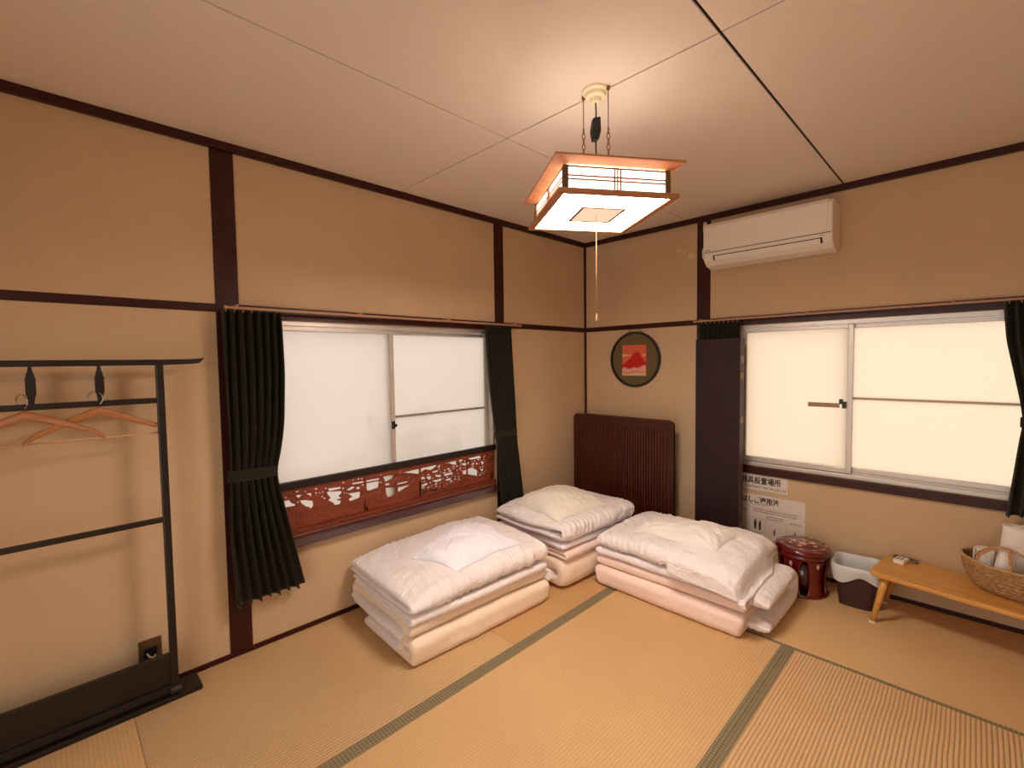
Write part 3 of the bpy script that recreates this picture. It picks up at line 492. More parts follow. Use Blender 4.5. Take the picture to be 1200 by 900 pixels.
for s0, s1 in ((1.1265, 1.128), (1.857, 1.8585)): MB().prism([(p[0]*.985-.001, 2.0+(p[1]-2.0)*.985+.001) for p in prof], 0, s0, s1).build('side_cover', M['ac'], ac)
box('name_mark', 1.14, 1.175, -.2045, -.2035, 2.104, 2.109, M['inkg'], ac)
box('indicator', 1.80, 1.815, -.2012, -.2002, 2.080, 2.084, M['inkg'], ac)
MB().tube([(1.13, -.05, 2.25), (1.10, -.045, 2.25), (1.072, -.04, 2.262), (1.068, -.035, 2.30), (1.068, -.03, 2.345)], .013, 10).build('pipe_cover', M['ivory'], ac)
MB().tube([(1.13, -.06, 2.20), (1.085, -.06, 2.19), (1.058, -.05, 2.15), (1.06, -.05, 2.10), (1.09, -.055, 2.05), (1.13, -.06, 2.04)], .003, 6).build('cable', M['plastic'], ac)

# ------------------------------------------------------------ round picture, stickers, signs, outlet
pc = wthing('round_picture', 'round framed picture of a red cloth mountain hanging by the corner', 'picture', (.498, -.01, 1.387))
cx, cz, R_ = .498, 1.387, .222
def ringm(r0, r1, y0, y1, n=64):
    m = MB(); vs = []
    for (r, y) in ((r0, y0), (r1, y0), (r1, y1), (r0, y1)):
        for k in range(n): a = 2*PI*k/n; vs.append((cx+r*math.cos(a), y, cz+r*math.sin(a)))
    return m.add(vs, [(i*n+k, i*n+(k+1) % n, ((i+1) % 4)*n+(k+1) % n, ((i+1) % 4)*n+k) for i in range(4) for k in range(n)], True)
ringm(.207, .222, -.002, -.026).build('frame', M['ring'], pc, smooth=False)
MB().prism([(cx+.209*math.cos(2*PI*k/64), cz+.209*math.sin(2*PI*k/64)) for k in range(64)], 1, -.003, -.010).build('backing_board', M['olive'], pc)
def pic(nm, pts, y, t, m):
    return MB().prism([(.385+.215*p[0], 1.256+.247*p[1]) for p in pts], 1, y, y-t).build(nm, m, pc, .0008)
pic('picture_board', [(0,0), (1,0), (1,1), (0,1)], -.010, .007, M['coral'])
pic('cloud', [(0,.64), (.12,.62), (.3,.66), (.44,.645), (.3,.69), (.12,.70), (0,.70)], -.017, .003, M['cream'])
pic('cloud', [(.8,.66), (.9,.63), (1,.65), (1,.70), (.9,.70)], -.017, .003, M['pinkp'])
pic('mountain', [(0,.27), (.1,.30), (.2,.26), (.35,.24), (.5,.30), (.62,.27), (.78,.30), (.9,.37), (1,.36), (1,.44), (.9,.50), (.8,.62), (.72,.745), (.65,.775), (.58,.76), (.53,.74), (.42,.63), (.25,.5), (.08,.39), (0,.36)], -.017, .005, M['redp'])
pic('snow_band', [(0,.14), (.2,.10), (.42,.12), (.6,.15), (.85,.12), (1,.15), (1,.32), (.88,.32), (.78,.27), (.62,.24), (.5,.27), (.35,.21), (.2,.24), (.1,.27), (0,.24)], -.017, .003, M['pinkp'])
pic('lower_band', [(0,0), (1,0), (1,.12), (.85,.09), (.6,.12), (.42,.09), (.2,.07), (0,.11)], -.017, .003, M['cream'])
MB().tube([(.42, -.012, 1.592), (.498, -.012, 1.66), (.576, -.012, 1.592)], .0025, 6).build('hanging_string', M['ring'], pc)
MB().tube([(.498, -.006, 1.66), (.498, -.018, 1.662)], .004, 8).build('nail', M['brass'], pc)

fs_ = wthing('flower_sticker', 'pale flower and petal sticker on the wall left of the air conditioner', 'wall sticker', (.95, -.001, 2.14))
def petal(cx_, cz_, r, n=5, rot=0):
    pts = []
    for k in range(60):
        a = 2*PI*k/60; q = r*(.52+.48*abs(math.cos(n/2*(a+rot)))**.6); pts.append((cx_+q*math.cos(a), cz_+q*math.sin(a)))
    return pts
MB().prism(petal(.955, 2.138, .030), 1, 0, -.0012).build('blossom', M['petal'], fs_)
for x, z, r in ((.905, 2.168, .012), (.858, 2.190, .014)):
    MB().prism([(x+r*1.4*math.cos(a*PI/8), z+r*.7*math.sin(a*PI/8)) for a in range(16)], 1, 0, -.0012).build('petal', M['petal'], fs_)

def text_mesh(name, txt, size, x, z, y, mat, parent, sx=1.0, align='LEFT', bold=0.0):
    cu = bpy.data.curves.new(name, 'FONT'); cu.body = txt; cu.size = size; cu.align_x = align; cu.offset = bold; cu.resolution_u = 3
    o = bpy.data.objects.new(name, cu); C.objects.link(o)
    me = bpy.data.meshes.new_from_object(o.evaluated_get(bpy.context.evaluated_depsgraph_get()))
    bpy.data.objects.remove(o)
    me.transform(Matrix(((sx, 0, 0, x), (0, 0, 1, y), (0, 1, 0, z), (0, 0, 0, 1)))); me.materials.clear(); me.materials.append(mat); me.name = name
    r = bpy.data.objects.new(name, me); C.objects.link(r); r.parent = parent
    if parent.name in WORLD: r.matrix_parent_inverse = WORLD[parent.name]
    return r
sg = wthing('evacuation_equipment_sign', 'small white sign with one line of large Japanese text just below the right window', 'sign', (1.42, -.002, .55))
box('sign_board', 1.235, 1.603, -.004, 0, .492, .597, M['paper'], sg)
text_mesh('japanese_text', '避難器具設置場所', .0515, 1.236, .540, -.0046, M['ink'], sg, .80, bold=.0012)
text_mesh('english_text', 'ESCAPE EQUIPMENT INSTALLED IN', .0235, 1.248, .506, -.0046, M['ink'], sg, .94)
sg2 = wthing('ladder_instruction_sign', 'larger white instruction sign with small drawings beside the plum folding screen', 'sign', (1.46, -.002, .33))
box('sign_board', 1.235, 1.705, -.004, 0, .165, .462, M['paper'], sg2)
text_mesh('title_text', '避難はしご使用法', .046, 1.245, .408, -.0046, M['ink'], sg2, .84, bold=.0016)
text_mesh('subtitle_text', 'DIRECTION OF ESCAPE LADDER', .0135, 1.30, .392, -.0046, M['inkg'], sg2, 1.0)
m = MB()
def hl(m, x0, x1, z, t=.0012): m.box(x0, x1, -.0046, -.004, z-t, z)
hl(m, 1.38, 1.69, .373)
for x in (1.375, 1.47, 1.60): m.box(x, x+.0012, -.0046, -.004, .19 if x < 1.4 else .19, .38 if x < 1.4 else .30)
hl(m, 1.25, 1.37, .38); hl(m, 1.38, 1.69, .30); m.build('ruled_lines', M['inkg'], sg2)
m = MB(); rn = random.Random(3)
for (x0, x1, zt, n) in ((1.40, 1.66, .365, 2), (1.255, 1.36, .355, 2), (1.48, 1.585, .328, 2), (1.62, 1.69, .312, 1), (1.255, 1.36, .22, 3), (1.39, 1.455, .205, 2)):
    for k in range(n):
        x = x0
        while x < x1-.006:
            q = rn.uniform(.004, .012); hl(m, x, min(x+q, x1), zt-k*.014, .0055); x += q+.003
m.build('small_text', M['inkg'], sg2)['kind'] = 'stuff'
for (px, pz, s_) in ((1.405, .225, 1), (1.435, .222, .95), (1.525, .205, .6), (1.645, .215, .6)):
    m = MB(); m.prism([(px, pz), (px+.010*s_, pz), (px+.012*s_, pz+.04*s_), (px+.009*s_, pz+.068*s_), (px+.002*s_, pz+.068*s_), (px-.003*s_, pz+.04*s_)], 1, -.0046, -.004)
    m.box(px+.014*s_, px+.016*s_, -.0046, -.004, pz, pz+.078*s_)
    m.build('drawn_figure', M['ink'], sg2)['kind'] = 'stuff'

ot = wthing('wall_outlet', 'brown metal wall outlet plate low on the left wall behind the kimono rack', 'outlet', (.003, -3.115, .18))
box('plate', 0, .005, -3.155, -3.075, .13, .226, M['brass'], ot, .002)
box('socket', .005, .009, -3.138, -3.092, .148, .19, M['blackp'], ot, .003)
MB().tube([(.006, -3.128, .168), (.02, -3.12, .156), (.022, -3.108, .15), (.012, -3.098, .154)], .004, 6).build('plug_ring', M['gold'], ot)
# ------------------------------------------------------------ kimono rack and hangers
rk = wthing('kimono_rack', 'black lacquered standing kimono rack in front of the left wall', 'clothes rack', (.12, -3.5, 0))
X0 = .12
top = [(-4.14, 1.418), (-4.10, 1.405), (-4.05, 1.389), (-3.05, 1.389), (-2.96, 1.392), (-2.915, 1.396), (-2.895, 1.418), (-2.95, 1.413), (-3.05, 1.412), (-4.05, 1.412)]
MB().prism(top, 0, X0-.014, X0+.014).build('top_rail', M['black'], rk, .003)
for y in (-3.052, -4.03): box('post', X0-.013, X0+.013, y-.013, y+.013, .045, 1.389, M['black'], rk, .003)
for z, h in ((1.247, .011), (.757, .010), (.182, .011)): box('cross_rail', X0-.010, X0+.010, -4.017, -3.065, z-h, z+h, M['black'], rk, .002)
box('lower_board', X0-.005, X0+.005, -4.017, -3.065, .060, .171, M['black'], rk)
box('base_rail', X0-.014, X0+.014, -4.017, -3.065, .030, .062, M['black'], rk, .002)
for y in (-3.052, -4.03):
    MB().prism([(X0-.05, .03), (X0+.032, .03), (X0+.032, .042), (X0+.02, .055), (X0-.02, .055), (X0-.05, .042)], 1, y-.02, y+.02).build('foot', M['black'], rk, .003)
box('base_board', .035, X0+.03, -4.05, -2.960, 0, .022, M['black'], rk, .003)
for y in (-3.236, -3.418, -3.65, -3.84):
    prof = [(1.389, .007), (1.375, .009), (1.36, .016), (1.352, .016), (1.349, .020), (1.29, .020), (1.286, .016), (1.272, .013), (1.258, .011)]
    MB().prism([(y+b*.68, a) for a, b in prof]+[(y-b*.68, a) for a, b in prof[::-1]], 0, X0-.008, X0+.008).build('strut', M['black'], rk, .0015)
def hanger(y, tilt, label, roll):
    t = thing('clothes_hanger', label, 'clothes hanger', (X0+.004, y, 1.205), 0, 'wooden hangers on the kimono rack')
    t.rotation_euler = (roll, 0, tilt)
    n = 28; vs = []; N = 10
    for i in range(n+1):
        u = i/n*2-1; yy = .205*u; zc = .014-.088*abs(u)**1.1-.012*(abs(u) > .86)*(abs(u)-.86)/.14; h = .018-.009*abs(u); tx = .008-.003*abs(u); bow = .012*u*u
        for k in range(N):
            a = 2*PI*k/N; vs.append((bow+tx*math.cos(a), yy, zc+h*math.sin(a)))
    fs = [(i*N+k, i*N+(k+1) % N, (i+1)*N+(k+1) % N, (i+1)*N+k) for i in range(n) for k in range(N)]+[tuple(range(N))[::-1], tuple(n*N+k for k in range(N))]
    MB().add(vs, fs, True).build('shoulder_bar', M['hang'], t)
    MB().tube([(.010, -.196, -.088), (.010, .196, -.088)], .0035, 8).build('trouser_bar', M['hangbar'], t)
    pts = [(0, 0, .012), (.002, 0, .034)]+[(-.010+.022*math.cos(a), -.006+.018*math.cos(a), .062+.026*math.sin(a)) for a in np.linspace(-.5, 3.9, 18)]
    MB().tube(pts, .0018, 8).build('hook', M['chrome'], t)
hanger(-3.243, .10, 'light wooden clothes hanger on the kimono rack, the one closer to the window', 0)
hanger(-3.436, -.16, 'light wooden clothes hanger on the kimono rack, the one farther left from the window', .03)

# ------------------------------------------------------------ pendant lamp
LZ = math.radians(55.6)
lp = thing('pendant_lamp', 'lit square wooden pendant lamp with paper sides hanging from the ceiling', 'lamp', (1.420, -1.862, 1.94), LZ)
def lbox(nm, *a, m=M['cedar'], par=lp, bev=.001): return box(nm, *a, m, par, bev)
hx, hy = .214, .232     # bottom frame half sizes
ix, iy = .190, .207     # diffuser half sizes
for a, b, c, d in ((-hx, hx, -hy, -iy), (-hx, hx, iy, hy)): lbox('bottom_frame_bar', a, b, c, d, -.004, .010)
for a, b, c, d in ((-hx, -ix, -iy, iy), (ix, hx, -iy, iy)): lbox('bottom_frame_bar', a, b, c, d, -.004, .010)
lbox('bottom_diffuser', -ix, ix, -iy, iy, .000, .004, m=M['diffuser'], bev=0)
for a, b, c, d in ((-.086, .086, -.088, -.078), (-.086, .086, .078, .088), (-.086, -.076, -.078, .078), (.076, .086, -.078, .078)): lbox('ornament_bar', a, b, c, d, -.004, -.001, m=M['lampdark'], bev=0)
lbox('ornament_panel', -.076, .076, -.078, .078, -.003, -.001, m=M['ornament'], bev=0)
lbox('maker_plate', .12, .15, -.175, -.168, -.002, -.0005, m=M['greenplate'], bev=0)
sx, sy, z1, z2 = .183, .200, .010, .092
for a in (-1, 1):
    for b in (-1, 1): lbox('post', a*sx-.009, a*sx+.009, b*sy-.009, b*sy+.009, z1, z2, m=M['lampdark'])
for b in (-1, 1):
    p = lbox('side_panel', -sx+.009, sx-.009, b*sy-.002, b*sy+.001, z1, z2, m=M['shade'], bev=0)
    q = sorted((b*(sy+.001), b*(sy+.006)))
    for zz_ in (.048, .060): box('muntin', -sx+.009, sx-.009, q[0], q[1], zz_-.0026, zz_+.0026, M['cedar'], p)
    for xx in (-.011, 0, .011): box('muntin', xx-.0024, xx+.0024, q[0], q[1], z1, z2, M['cedar'], p)
    box('edge_strip', -sx+.009, sx-.009, q[0], q[1], z1, z1+.006, M['cedar'], p); box('edge_strip', -sx+.009, sx-.009, q[0], q[1], z2-.005, z2, M['lampdark'], p)
for a in (-1, 1):
    p = lbox('side_panel', a*sx-.002, a*sx+.001, -sy+.009, sy-.009, z1, z2, m=M['shade'], bev=0)
    q = sorted((a*(sx+.001), a*(sx+.006)))
    for zz_ in (.048, .060): box('muntin', q[0], q[1], -sy+.009, sy-.009, zz_-.0026, zz_+.0026, M['cedar'], p)
    for yy in (-.011, 0, .011): box('muntin', q[0], q[1], yy-.0024, yy+.0024, z1, z2, M['cedar'], p)
    box('edge_strip', q[0], q[1], -sy+.009, sy-.009, z1, z1+.006, M['cedar'], p); box('edge_strip', q[0], q[1], -sy+.009, sy-.009, z2-.005, z2, M['lampdark'], p)
# flared roof: four sloping boards, and a flat cover inside them
ox, oy = .228, .247; r_in = .010
for sgn in (-1, 1):
    MB().add([(-ox, sgn*oy, .108), (ox, sgn*oy, .108), (sx-r_in, sgn*(sy-r_in), z2), (-sx+r_in, sgn*(sy-r_in), z2), (-ox, sgn*oy, .114), (ox, sgn*oy, .114), (sx-r_in, sgn*(sy-r_in), .100), (-sx+r_in, sgn*(sy-r_in), .100)],
             [(0,1,2,3), (4,5,6,7), (0,1,5,4), (1,2,6,5), (2,3,7,6), (3,0,4,7)]).build('roof_board', M['cedar'], lp)
    MB().add([(sgn*ox, -oy, .108), (sgn*ox, oy, .108), (sgn*(sx-r_in), sy-r_in, z2), (sgn*(sx-r_in), -sy+r_in, z2), (sgn*ox, -oy, .114), (sgn*ox, oy, .114), (sgn*(sx-r_in), sy-r_in, .100), (sgn*(sx-r_in), -sy+r_in, .100)],
             [(0,1,2,3), (4,5,6,7), (0,1,5,4), (1,2,6,5), (2,3,7,6), (3,0,4,7)]).build('roof_board', M['cedar'], lp)
lbox('roof_cover', -sx+.01, sx-.01, -sy+.01, sy-.01, .093, .099, m=M['topcover'], bev=0)
hz = H-1.94
MB().lathe([(.001, 0), (.050, 0), (.050, -.008), (.044, -.012), (.040, -.013), (.038, -.026), (.022, -.030), (.020, -.045), (.001, -.046)], (0, 0, hz), 32).build('ceiling_rose', M['ivory'], lp, .001, smooth=False)
c_, s_ = math.cos(-LZ), math.sin(-LZ)
def loc(x, y): return (x*c_-y*s_, x*s_+y*c_)
# the two hangers run along the world direction seen in the ceiling joint
for k, sg_ in enumerate((-1, 1)):
    px, py = loc(.052*sg_, .006*sg_)
    lbox('hook_ear', px-.006, px+.006, py-.004, py+.004, hz-.016, hz-.002, m=M['brass'])
    zt = .335 if sg_ < 0 else .305
    rod = MB().tube([(px, py, hz-.01), (px, py, zt)], .0018, 6).build('suspension_wire', M['lampdark'], lp)
    zz_ = zt; i = 0
    while zz_ > .112:
        lk = [((.0058*math.cos(a)) if i % 2 else 0, 0 if i % 2 else .0058*math.cos(a), .012*math.sin(a)) for a in np.linspace(0, 2*PI, 12, endpoint=False)]
        MB().tube([(px+q[0], py+q[1], zz_-.008+q[2]) for q in lk], .0017, 6, closed=True).build('chain_link', M['lampdark'], rod); zz_ -= .020; i += 1
MB().tube([(0, 0, hz-.045), (.002, 0, hz-.08), (0, 0, hz-.11)], .003, 8).build('power_cable', M['blackp'], lp)
MB().prism([(-.013, hz-.105), (.016, hz-.098), (.018, hz-.150), (.008, hz-.185), (-.013, hz-.188), (-.020, hz-.150)], 1, -.012, .012).build('cable_adjuster', M['blackp'], lp, .003)
MB().tube([(0, 0, hz-.185), (.002, .001, hz-.25), (0, 0, .10)], .003, 8).build('power_cable', M['blackp'], lp)
pu = MB().tube([(0, 0, -.003), (0, 0, -.392)], .0008, 6).build('pull_cord', M['cord'], lp)
MB().lathe([(.0012, -.375), (.003, -.380), (.0045, -.402), (.004, -.408), (.001, -.409)], (0, 0, 0), 12).build('cord_knob', M['cord'], pu)

# ------------------------------------------------------------ slatted table top standing in the corner
tb = wthing('folded_low_table', 'dark red-brown slatted low table top standing upright in the corner behind the bedding', 'low table', (.47, -.18, 0))
tx0, tx1, ty0, ty1, tz0, tz1 = .020, .918, -.2, -.178, .03, .935
def rrect(x0, x1, z0, z1, r, n=6):
    pts = []
    for cx_, cz_, a0 in ((x1-r, z1-r, 0), (x0+r, z1-r, 90), (x0+r, z0+r, 180), (x1-r, z0+r, 270)):
        for k in range(n+1): a = math.radians(a0+90*k/n); pts.append((cx_+r*math.cos(a), cz_+r*math.sin(a)))
    return pts
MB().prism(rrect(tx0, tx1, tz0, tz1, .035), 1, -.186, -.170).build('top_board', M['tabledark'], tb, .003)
def frame_bar(*a): return box('frame_bar', *a, M['tablewood'], tb, .003)
# rounded frame ring as four bars with rounded outer corners
o_ = rrect(tx0, tx1, tz0, tz1, .035); i_ = rrect(tx0+.058, tx1-.058, tz0+.10, tz1-.075, .004)
vs = [(x, y, z) for y in (-.200, -.186) for (x, z) in o_]+[(x, y, z) for y in (-.200, -.186) for (x, z) in i_]; n = len(o_)
fs = []
for k in range(n):
    k2 = (k+1) % n; fs += [(k, k2, 2*n+k2, 2*n+k), (n+k, 3*n+k, 3*n+k2, n+k2), (k, n+k, n+k2, k2), (2*n+k, 2*n+k2, 3*n+k2, 3*n+k)]
MB().add(vs, fs).build('frame', M['tablewood'], tb, .002)
xm = (tx0+tx1)/2
box('centre_stile', xm-.026, xm+.026, -.199, -.186, tz0+.10, tz1-.075, M['tablewood'], tb, .002)
for a, b in ((tx0+.058, xm-.026), (xm+.026, tx1-.058)):
    n = 16; p = (b-a)/n
    for k in range(n): box('slat', a+k*p+.0055, a+(k+1)*p-.0055, -.1985, -.186, tz0+.13, tz1-.078, M['tableslat'], tb, .0015)
for x in (tx0+.09, tx1-.13):
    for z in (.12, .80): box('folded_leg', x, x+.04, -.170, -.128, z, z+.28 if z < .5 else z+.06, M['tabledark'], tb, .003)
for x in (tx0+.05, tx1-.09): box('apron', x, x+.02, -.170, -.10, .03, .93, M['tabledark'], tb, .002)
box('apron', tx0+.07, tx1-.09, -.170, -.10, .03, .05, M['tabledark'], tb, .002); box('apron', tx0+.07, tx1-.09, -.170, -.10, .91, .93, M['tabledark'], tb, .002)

# ------------------------------------------------------------ plum folding screen
sc_ = wthing('folding_screen', 'tall dark plum folding screen, folded flat, standing left of the right window', 'screen', (1.22, -.16, 0))
for k in range(4):
    y = -.125-.0175*k; pn = box('screen_panel', 1.072+.001*k, 1.366, y-.015, y, 0, 1.516, M['screen'], sc_, .002)
    box('edge_strip', 1.366, 1.370, y-.014, y-.001, 0, 1.514, M['screenb'], pn, .001)
for z in (.28, .98, 1.27, 1.38):
    box('hinge', 1.369, 1.374, -.195, -.145, z-.022, z+.022, M['brass'], sc_, .001)
MB().tube([(1.374, -.17, .24), (1.376, -.17, .17)], .003, 6).build('pull_tab', M['rail'], sc_)

# ------------------------------------------------------------ red lacquer stool
so = thing('lacquer_stool', 'round dark red lacquered stool with pale gold flowers below the signs', 'stool', (1.745, -.222, 0), .3)
MB().lathe([(.001, .280), (.098, .280), (.101, .278), (.104, .2775), (.108, .279), (.128, .277), (.140, .270), (.1445, .262), (.1445, .254), (.139, .246), (.128, .242), (.001, .242)], (0, 0, 0), 56).build('seat', M['lacq'], so)
MB().lathe([(.128, .243), (.134, .236), (.136, .225), (.132, .214), (.120, .210), (.116, .22), (.118, .242)], (0, 0, 0), 56).build('apron_ring', M['lacq'], so)
for k in range(6):
    a0 = 2*PI*k/6; vs = []; n = 10; prof = [(.213, .133, .46), (.19, .131, .38), (.15, .126, .33), (.10, .121, .31), (.05, .121, .33), (.02, .128, .40), (0, .131, .48)]
    for z, r, ha in prof:
        for ri in (r, r-.016):
            for j in range(n+1): a = a0+ha*(2*j/n-1); vs.append((ri*math.cos(a), ri*math.sin(a), z))
    q = n+1; fs = []
    for i in range(len(prof)-1):
        for j in range(n):
            A = i*2*q+j; fs += [(A, A+1, A+2*q+1, A+2*q), (A+q, A+q+2*q, A+q+2*q+1, A+q+1)]
        A = i*2*q; fs += [(A, A+2*q, A+3*q, A+q), (A+n, A+q+n, A+3*q+n, A+2*q+n)]
    lg = MB().add(vs, fs, True).build('leg', M['lacq'], so)
    MB().add([(( .134)*math.cos(a0+.065*u), (.134)*math.sin(a0+.065*u), .19+.022*v*(.6+.4*math.cos(2.5*math.atan2(v, u)*2))) for u, v in [(math.cos(t*PI/8), math.sin(t*PI/8)) for t in range(16)]], [tuple(range(16))]).build('flower_inlay', M['gold'], lg)
MB().lathe([(.112, 0), (.133, 0), (.135, .010), (.130, .018), (.114, .018), (.112, 0)], (0, 0, 0), 48).build('foot_ring', M['lacq'], so)
MB().lathe([(.001, .002), (.104, .002), (.106, .21), (.001, .21)], (0, 0, 0), 40).build('inner_drum', M['lacqd'], so)
rn = random.Random(5)
for (x, y, r) in ((.0, -.01, .026), (-.045, .022, .020), (.05, .018, .022), (.012, .05, .016), (-.02, -.055, .016), (.06, -.035, .013), (-.065, -.02, .012)):
    MB().add([(x+r*math.cos(a)*(.5+.5*abs(math.cos(2.5*a))), y+r*math.sin(a)*(.5+.5*abs(math.cos(2.5*a))), .2806) for a in [2*PI*t/40 for t in range(40)]], [tuple(range(40))]).build('flower_inlay', M['gold'], so)
for k in range(11):
    a = 2*PI*k/11; r = .009
    MB().add([(.116*math.cos(a)+r*math.cos(t*PI/5), .116*math.sin(a)+r*.6*math.sin(t*PI/5), .2792) for t in range(10)], [tuple(range(10))]).build('petal_inlay', M['gold'], so)

# ------------------------------------------------------------ wicker bin with liner
bn = thing('waste_bin', 'dark brown wicker waste bin lined with a grey-white plastic bag', 'waste bin', (2.008, -.190, 0), math.radians(4))
def sq(a, n=5):
    c, s = math.cos(a), math.sin(a); return 1/((abs(c)**n+abs(s)**n)**(1/n))
def binf(z): return .080+.028*(z/.225)
zs_ = np.linspace(0, .215, 50); m = MB(); seg = 160; vs = []
for z in zs_:
    for k in range(seg):
        a = 2*PI*k/seg; wv = .0016*math.sin(a*26)*math.sin(z*2*PI/.016); q = (binf(z)+wv)*sq(a); vs.append((q*math.cos(a), q*math.sin(a), z))
fs = [(i*seg+k, i*seg+(k+1) % seg, (i+1)*seg+(k+1) % seg, (i+1)*seg+k) for i in range(49) for k in range(seg)]+[tuple(range(seg))[::-1]]
ob = m.add(vs, fs, True).build('basket_body', M['wick'], bn)
ob.modifiers.new('thick', 'SOLIDIFY').thickness = .004
MB().tube([((.110)*sq(2*PI*k/48, 6)*math.cos(2*PI*k/48), .110*sq(2*PI*k/48, 6)*math.sin(2*PI*k/48), .217) for k in range(48)], .005, 8, closed=True).build('rim', M['wick'], bn)
for a in (45, 135, 225, 315):
    a = math.radians(a); q0, q1 = binf(0)*sq(a)+.001, binf(.21)*sq(a)+.001
    MB().tube([(q0*math.cos(a), q0*math.sin(a), .0), (q1*math.cos(a), q1*math.sin(a), .215)], .004, 6).build('corner_cane', M['wick'], bn)
# liner: goes inside, over the rim, hangs outside with pointed corners
seg = 120; prof = [(-.05, .03, 0), (-.016, .035, 0), (-.012, .12, 0), (-.010, .20, 0), (-.002, .236, 0), (.010, .235, 0), (.0150, .205, .35), (.014, .185, .7), (.013, .165, 1)]
vs = []; rs_ = np.random.RandomState(4); ph = rs_.rand(12)*6.28
for i, (f, z, hw) in enumerate(prof):
    for k in range(seg):
        a = 2*PI*k/seg; nz_ = sum(math.sin(a*(5+3*j)+ph[j]+i*.6)/(j+1.5) for j in range(5))
        r = (binf(min(z, .225))+f)*sq(a, 5)+(.0022*nz_*(.4+hw))
        hang = abs(math.cos(2*(a+.55)))**2
        zz_ = z - hw*(.045*hang-.018) + .0015*nz_
        vs.append((r*math.cos(a), r*math.sin(a), zz_))
fs = [(i*seg+k, i*seg+(k+1) % seg, (i+1)*seg+(k+1) % seg, (i+1)*seg+k) for i in range(len(prof)-1) for k in range(seg)]+[tuple(range(seg))]
lo = MB().add(vs, fs, True).build('bag_liner', M['liner'], bn)
sb = lo.modifiers.new('s', 'SUBSURF'); sb.levels = 1; sb.render_levels = 1

# ------------------------------------------------------------ bench, things on it
BA = math.radians(-8.2); BZ = .272
be = thing('low_bench', 'long low golden wooden bench with rounded corners under the right window', 'bench', (2.128, -.052, 0), BA)
BL, BW = 1.10, .345
o = MB().prism(rrect(0, BL, -BW, 0, .04), 2, BZ-.022, BZ).build('bench_top', M['bench'], be, .005)
def bleg(x, y, dx, dy):
    m = MB(); m.tube([(x+dx, y+dy, 0.006), (x+dx*.5, y+dy*.5, .125), (x, y, BZ-.022)], [.012, .0155, .019], 14); l = m.build('leg', M['bench'], be)
    MB().tube([(x+dx, y+dy, 0), (x+dx, y+dy, .007)], .0145, 14).build('foot_pad', M['plastic'], l)
bleg(.065, -BW+.05, -.045, -.028); bleg(.065, -.05, -.072, .01); bleg(BL-.065, -BW+.05, .045, -.028); bleg(BL-.065, -.05, .045, .02)
dv = thing('remote_control', 'small white remote control box lying on the left end of the bench', 'remote control', (2.190, -.152, BZ), math.radians(-14))
box('case', -.024, .024, -.036, .036, 0, .022, M['plastic'], dv, .004)
for i in range(2):
    for j in range(3): box('button', -.014+i*.016, -.004+i*.016, -.022+j*.016, -.012+j*.016, .022, .0235, M['inkg'], dv, .001)
ds = thing('glass_dish', 'flat smoky glass dish behind the small white remote on the bench', 'dish', (2.205, -.098, BZ), BA)
MB().prism(rrect(-.050, .050, -.022, .022, .008), 2, 0, .004).build('dish_base', M['glassclear'], ds, .001)
m = MB(); pts = rrect(-.050, .050, -.022, .022, .008)
m.tube([(p[0], p[1], .008) for p in pts], .004, 6, closed=True).build('dish_rim', M['glassclear'], ds)

bk = thing('seagrass_basket', 'oval woven seagrass basket with rope handles holding towels on the bench', 'basket', (2.636, -.222, BZ), BA)
prof = [(.60, 0), (.75, .004), (.86, .02), (.95, .05), (1.0, .085), (1.03, .115), (1.04, .135)]
zz_ = np.linspace(0, 1, 60); pr = np.array(prof); tt = np.linspace(0, 1, len(prof)); R_s = np.interp(zz_, tt, pr[:, 0]); Z_s = np.interp(zz_, tt, pr[:, 1]); seg = 240; vs = []
rx, ry = .205, .140
for i in range(60):
    for k in range(seg):
        a = 2*PI*k/seg; row = int(zz_[i]*60/5); wv = .007*abs(math.sin(a*26+(row % 2)*PI/2))*abs(math.sin(zz_[i]*60/5*PI))
        lift = .018*max(0, abs(math.cos(a))-.5)*zz_[i]
        vs.append(((rx*R_s[i]+wv)*math.cos(a), (ry*R_s[i]+wv)*math.sin(a), Z_s[i]+lift))
fs = [(i*seg+k, i*seg+(k+1) % seg, (i+1)*seg+(k+1) % seg, (i+1)*seg+k) for i in range(59) for k in range(seg)]+[tuple(range(seg))[::-1]]
o = MB().add(vs, fs, True).build('woven_body', M['sea'], bk); o.modifiers.new('t', 'SOLIDIFY').thickness = .005
MB().tube([(rx*1.05*math.cos(a), ry*1.05*math.sin(a), .137+.018*max(0, abs(math.cos(a))-.5)+.0015*math.sin(a*40)) for a in np.linspace(0, 2*PI, 96, endpoint=False)], .0065, 8, closed=True).build('braided_rim', M['rope'], bk)
def rope(nm, pts, r=.005):
    # twisted: two strands round a smoothed path
    P = [Vector(p) for p in pts]; Q = []
    for i in range(len(P)-1):
        p0, p1, p2, p3 = P[max(i-1, 0)], P[i], P[i+1], P[min(i+2, len(P)-1)]
        for t in [j/10 for j in range(10)]: Q.append(.5*((2*p1)+(-p0+p2)*t+(2*p0-5*p1+4*p2-p3)*t*t+(-p0+3*p1-3*p2+p3)*t**3))
    Q.append(P[-1]); m = MB()
    for s0 in (0, PI):
        L = []; 
        for i, q in enumerate(Q):
            d = (Q[min(i+1, len(Q)-1)]-Q[max(i-1, 0)]).normalized(); u = d.orthogonal().normalized(); v = d.cross(u); an = i*.9+s0
            L.append(q+(u*math.cos(an)+v*math.sin(an))*r*.55)
        m.tube(L, r*.75, 6)
    return m.build(nm, M['rope'], bk)
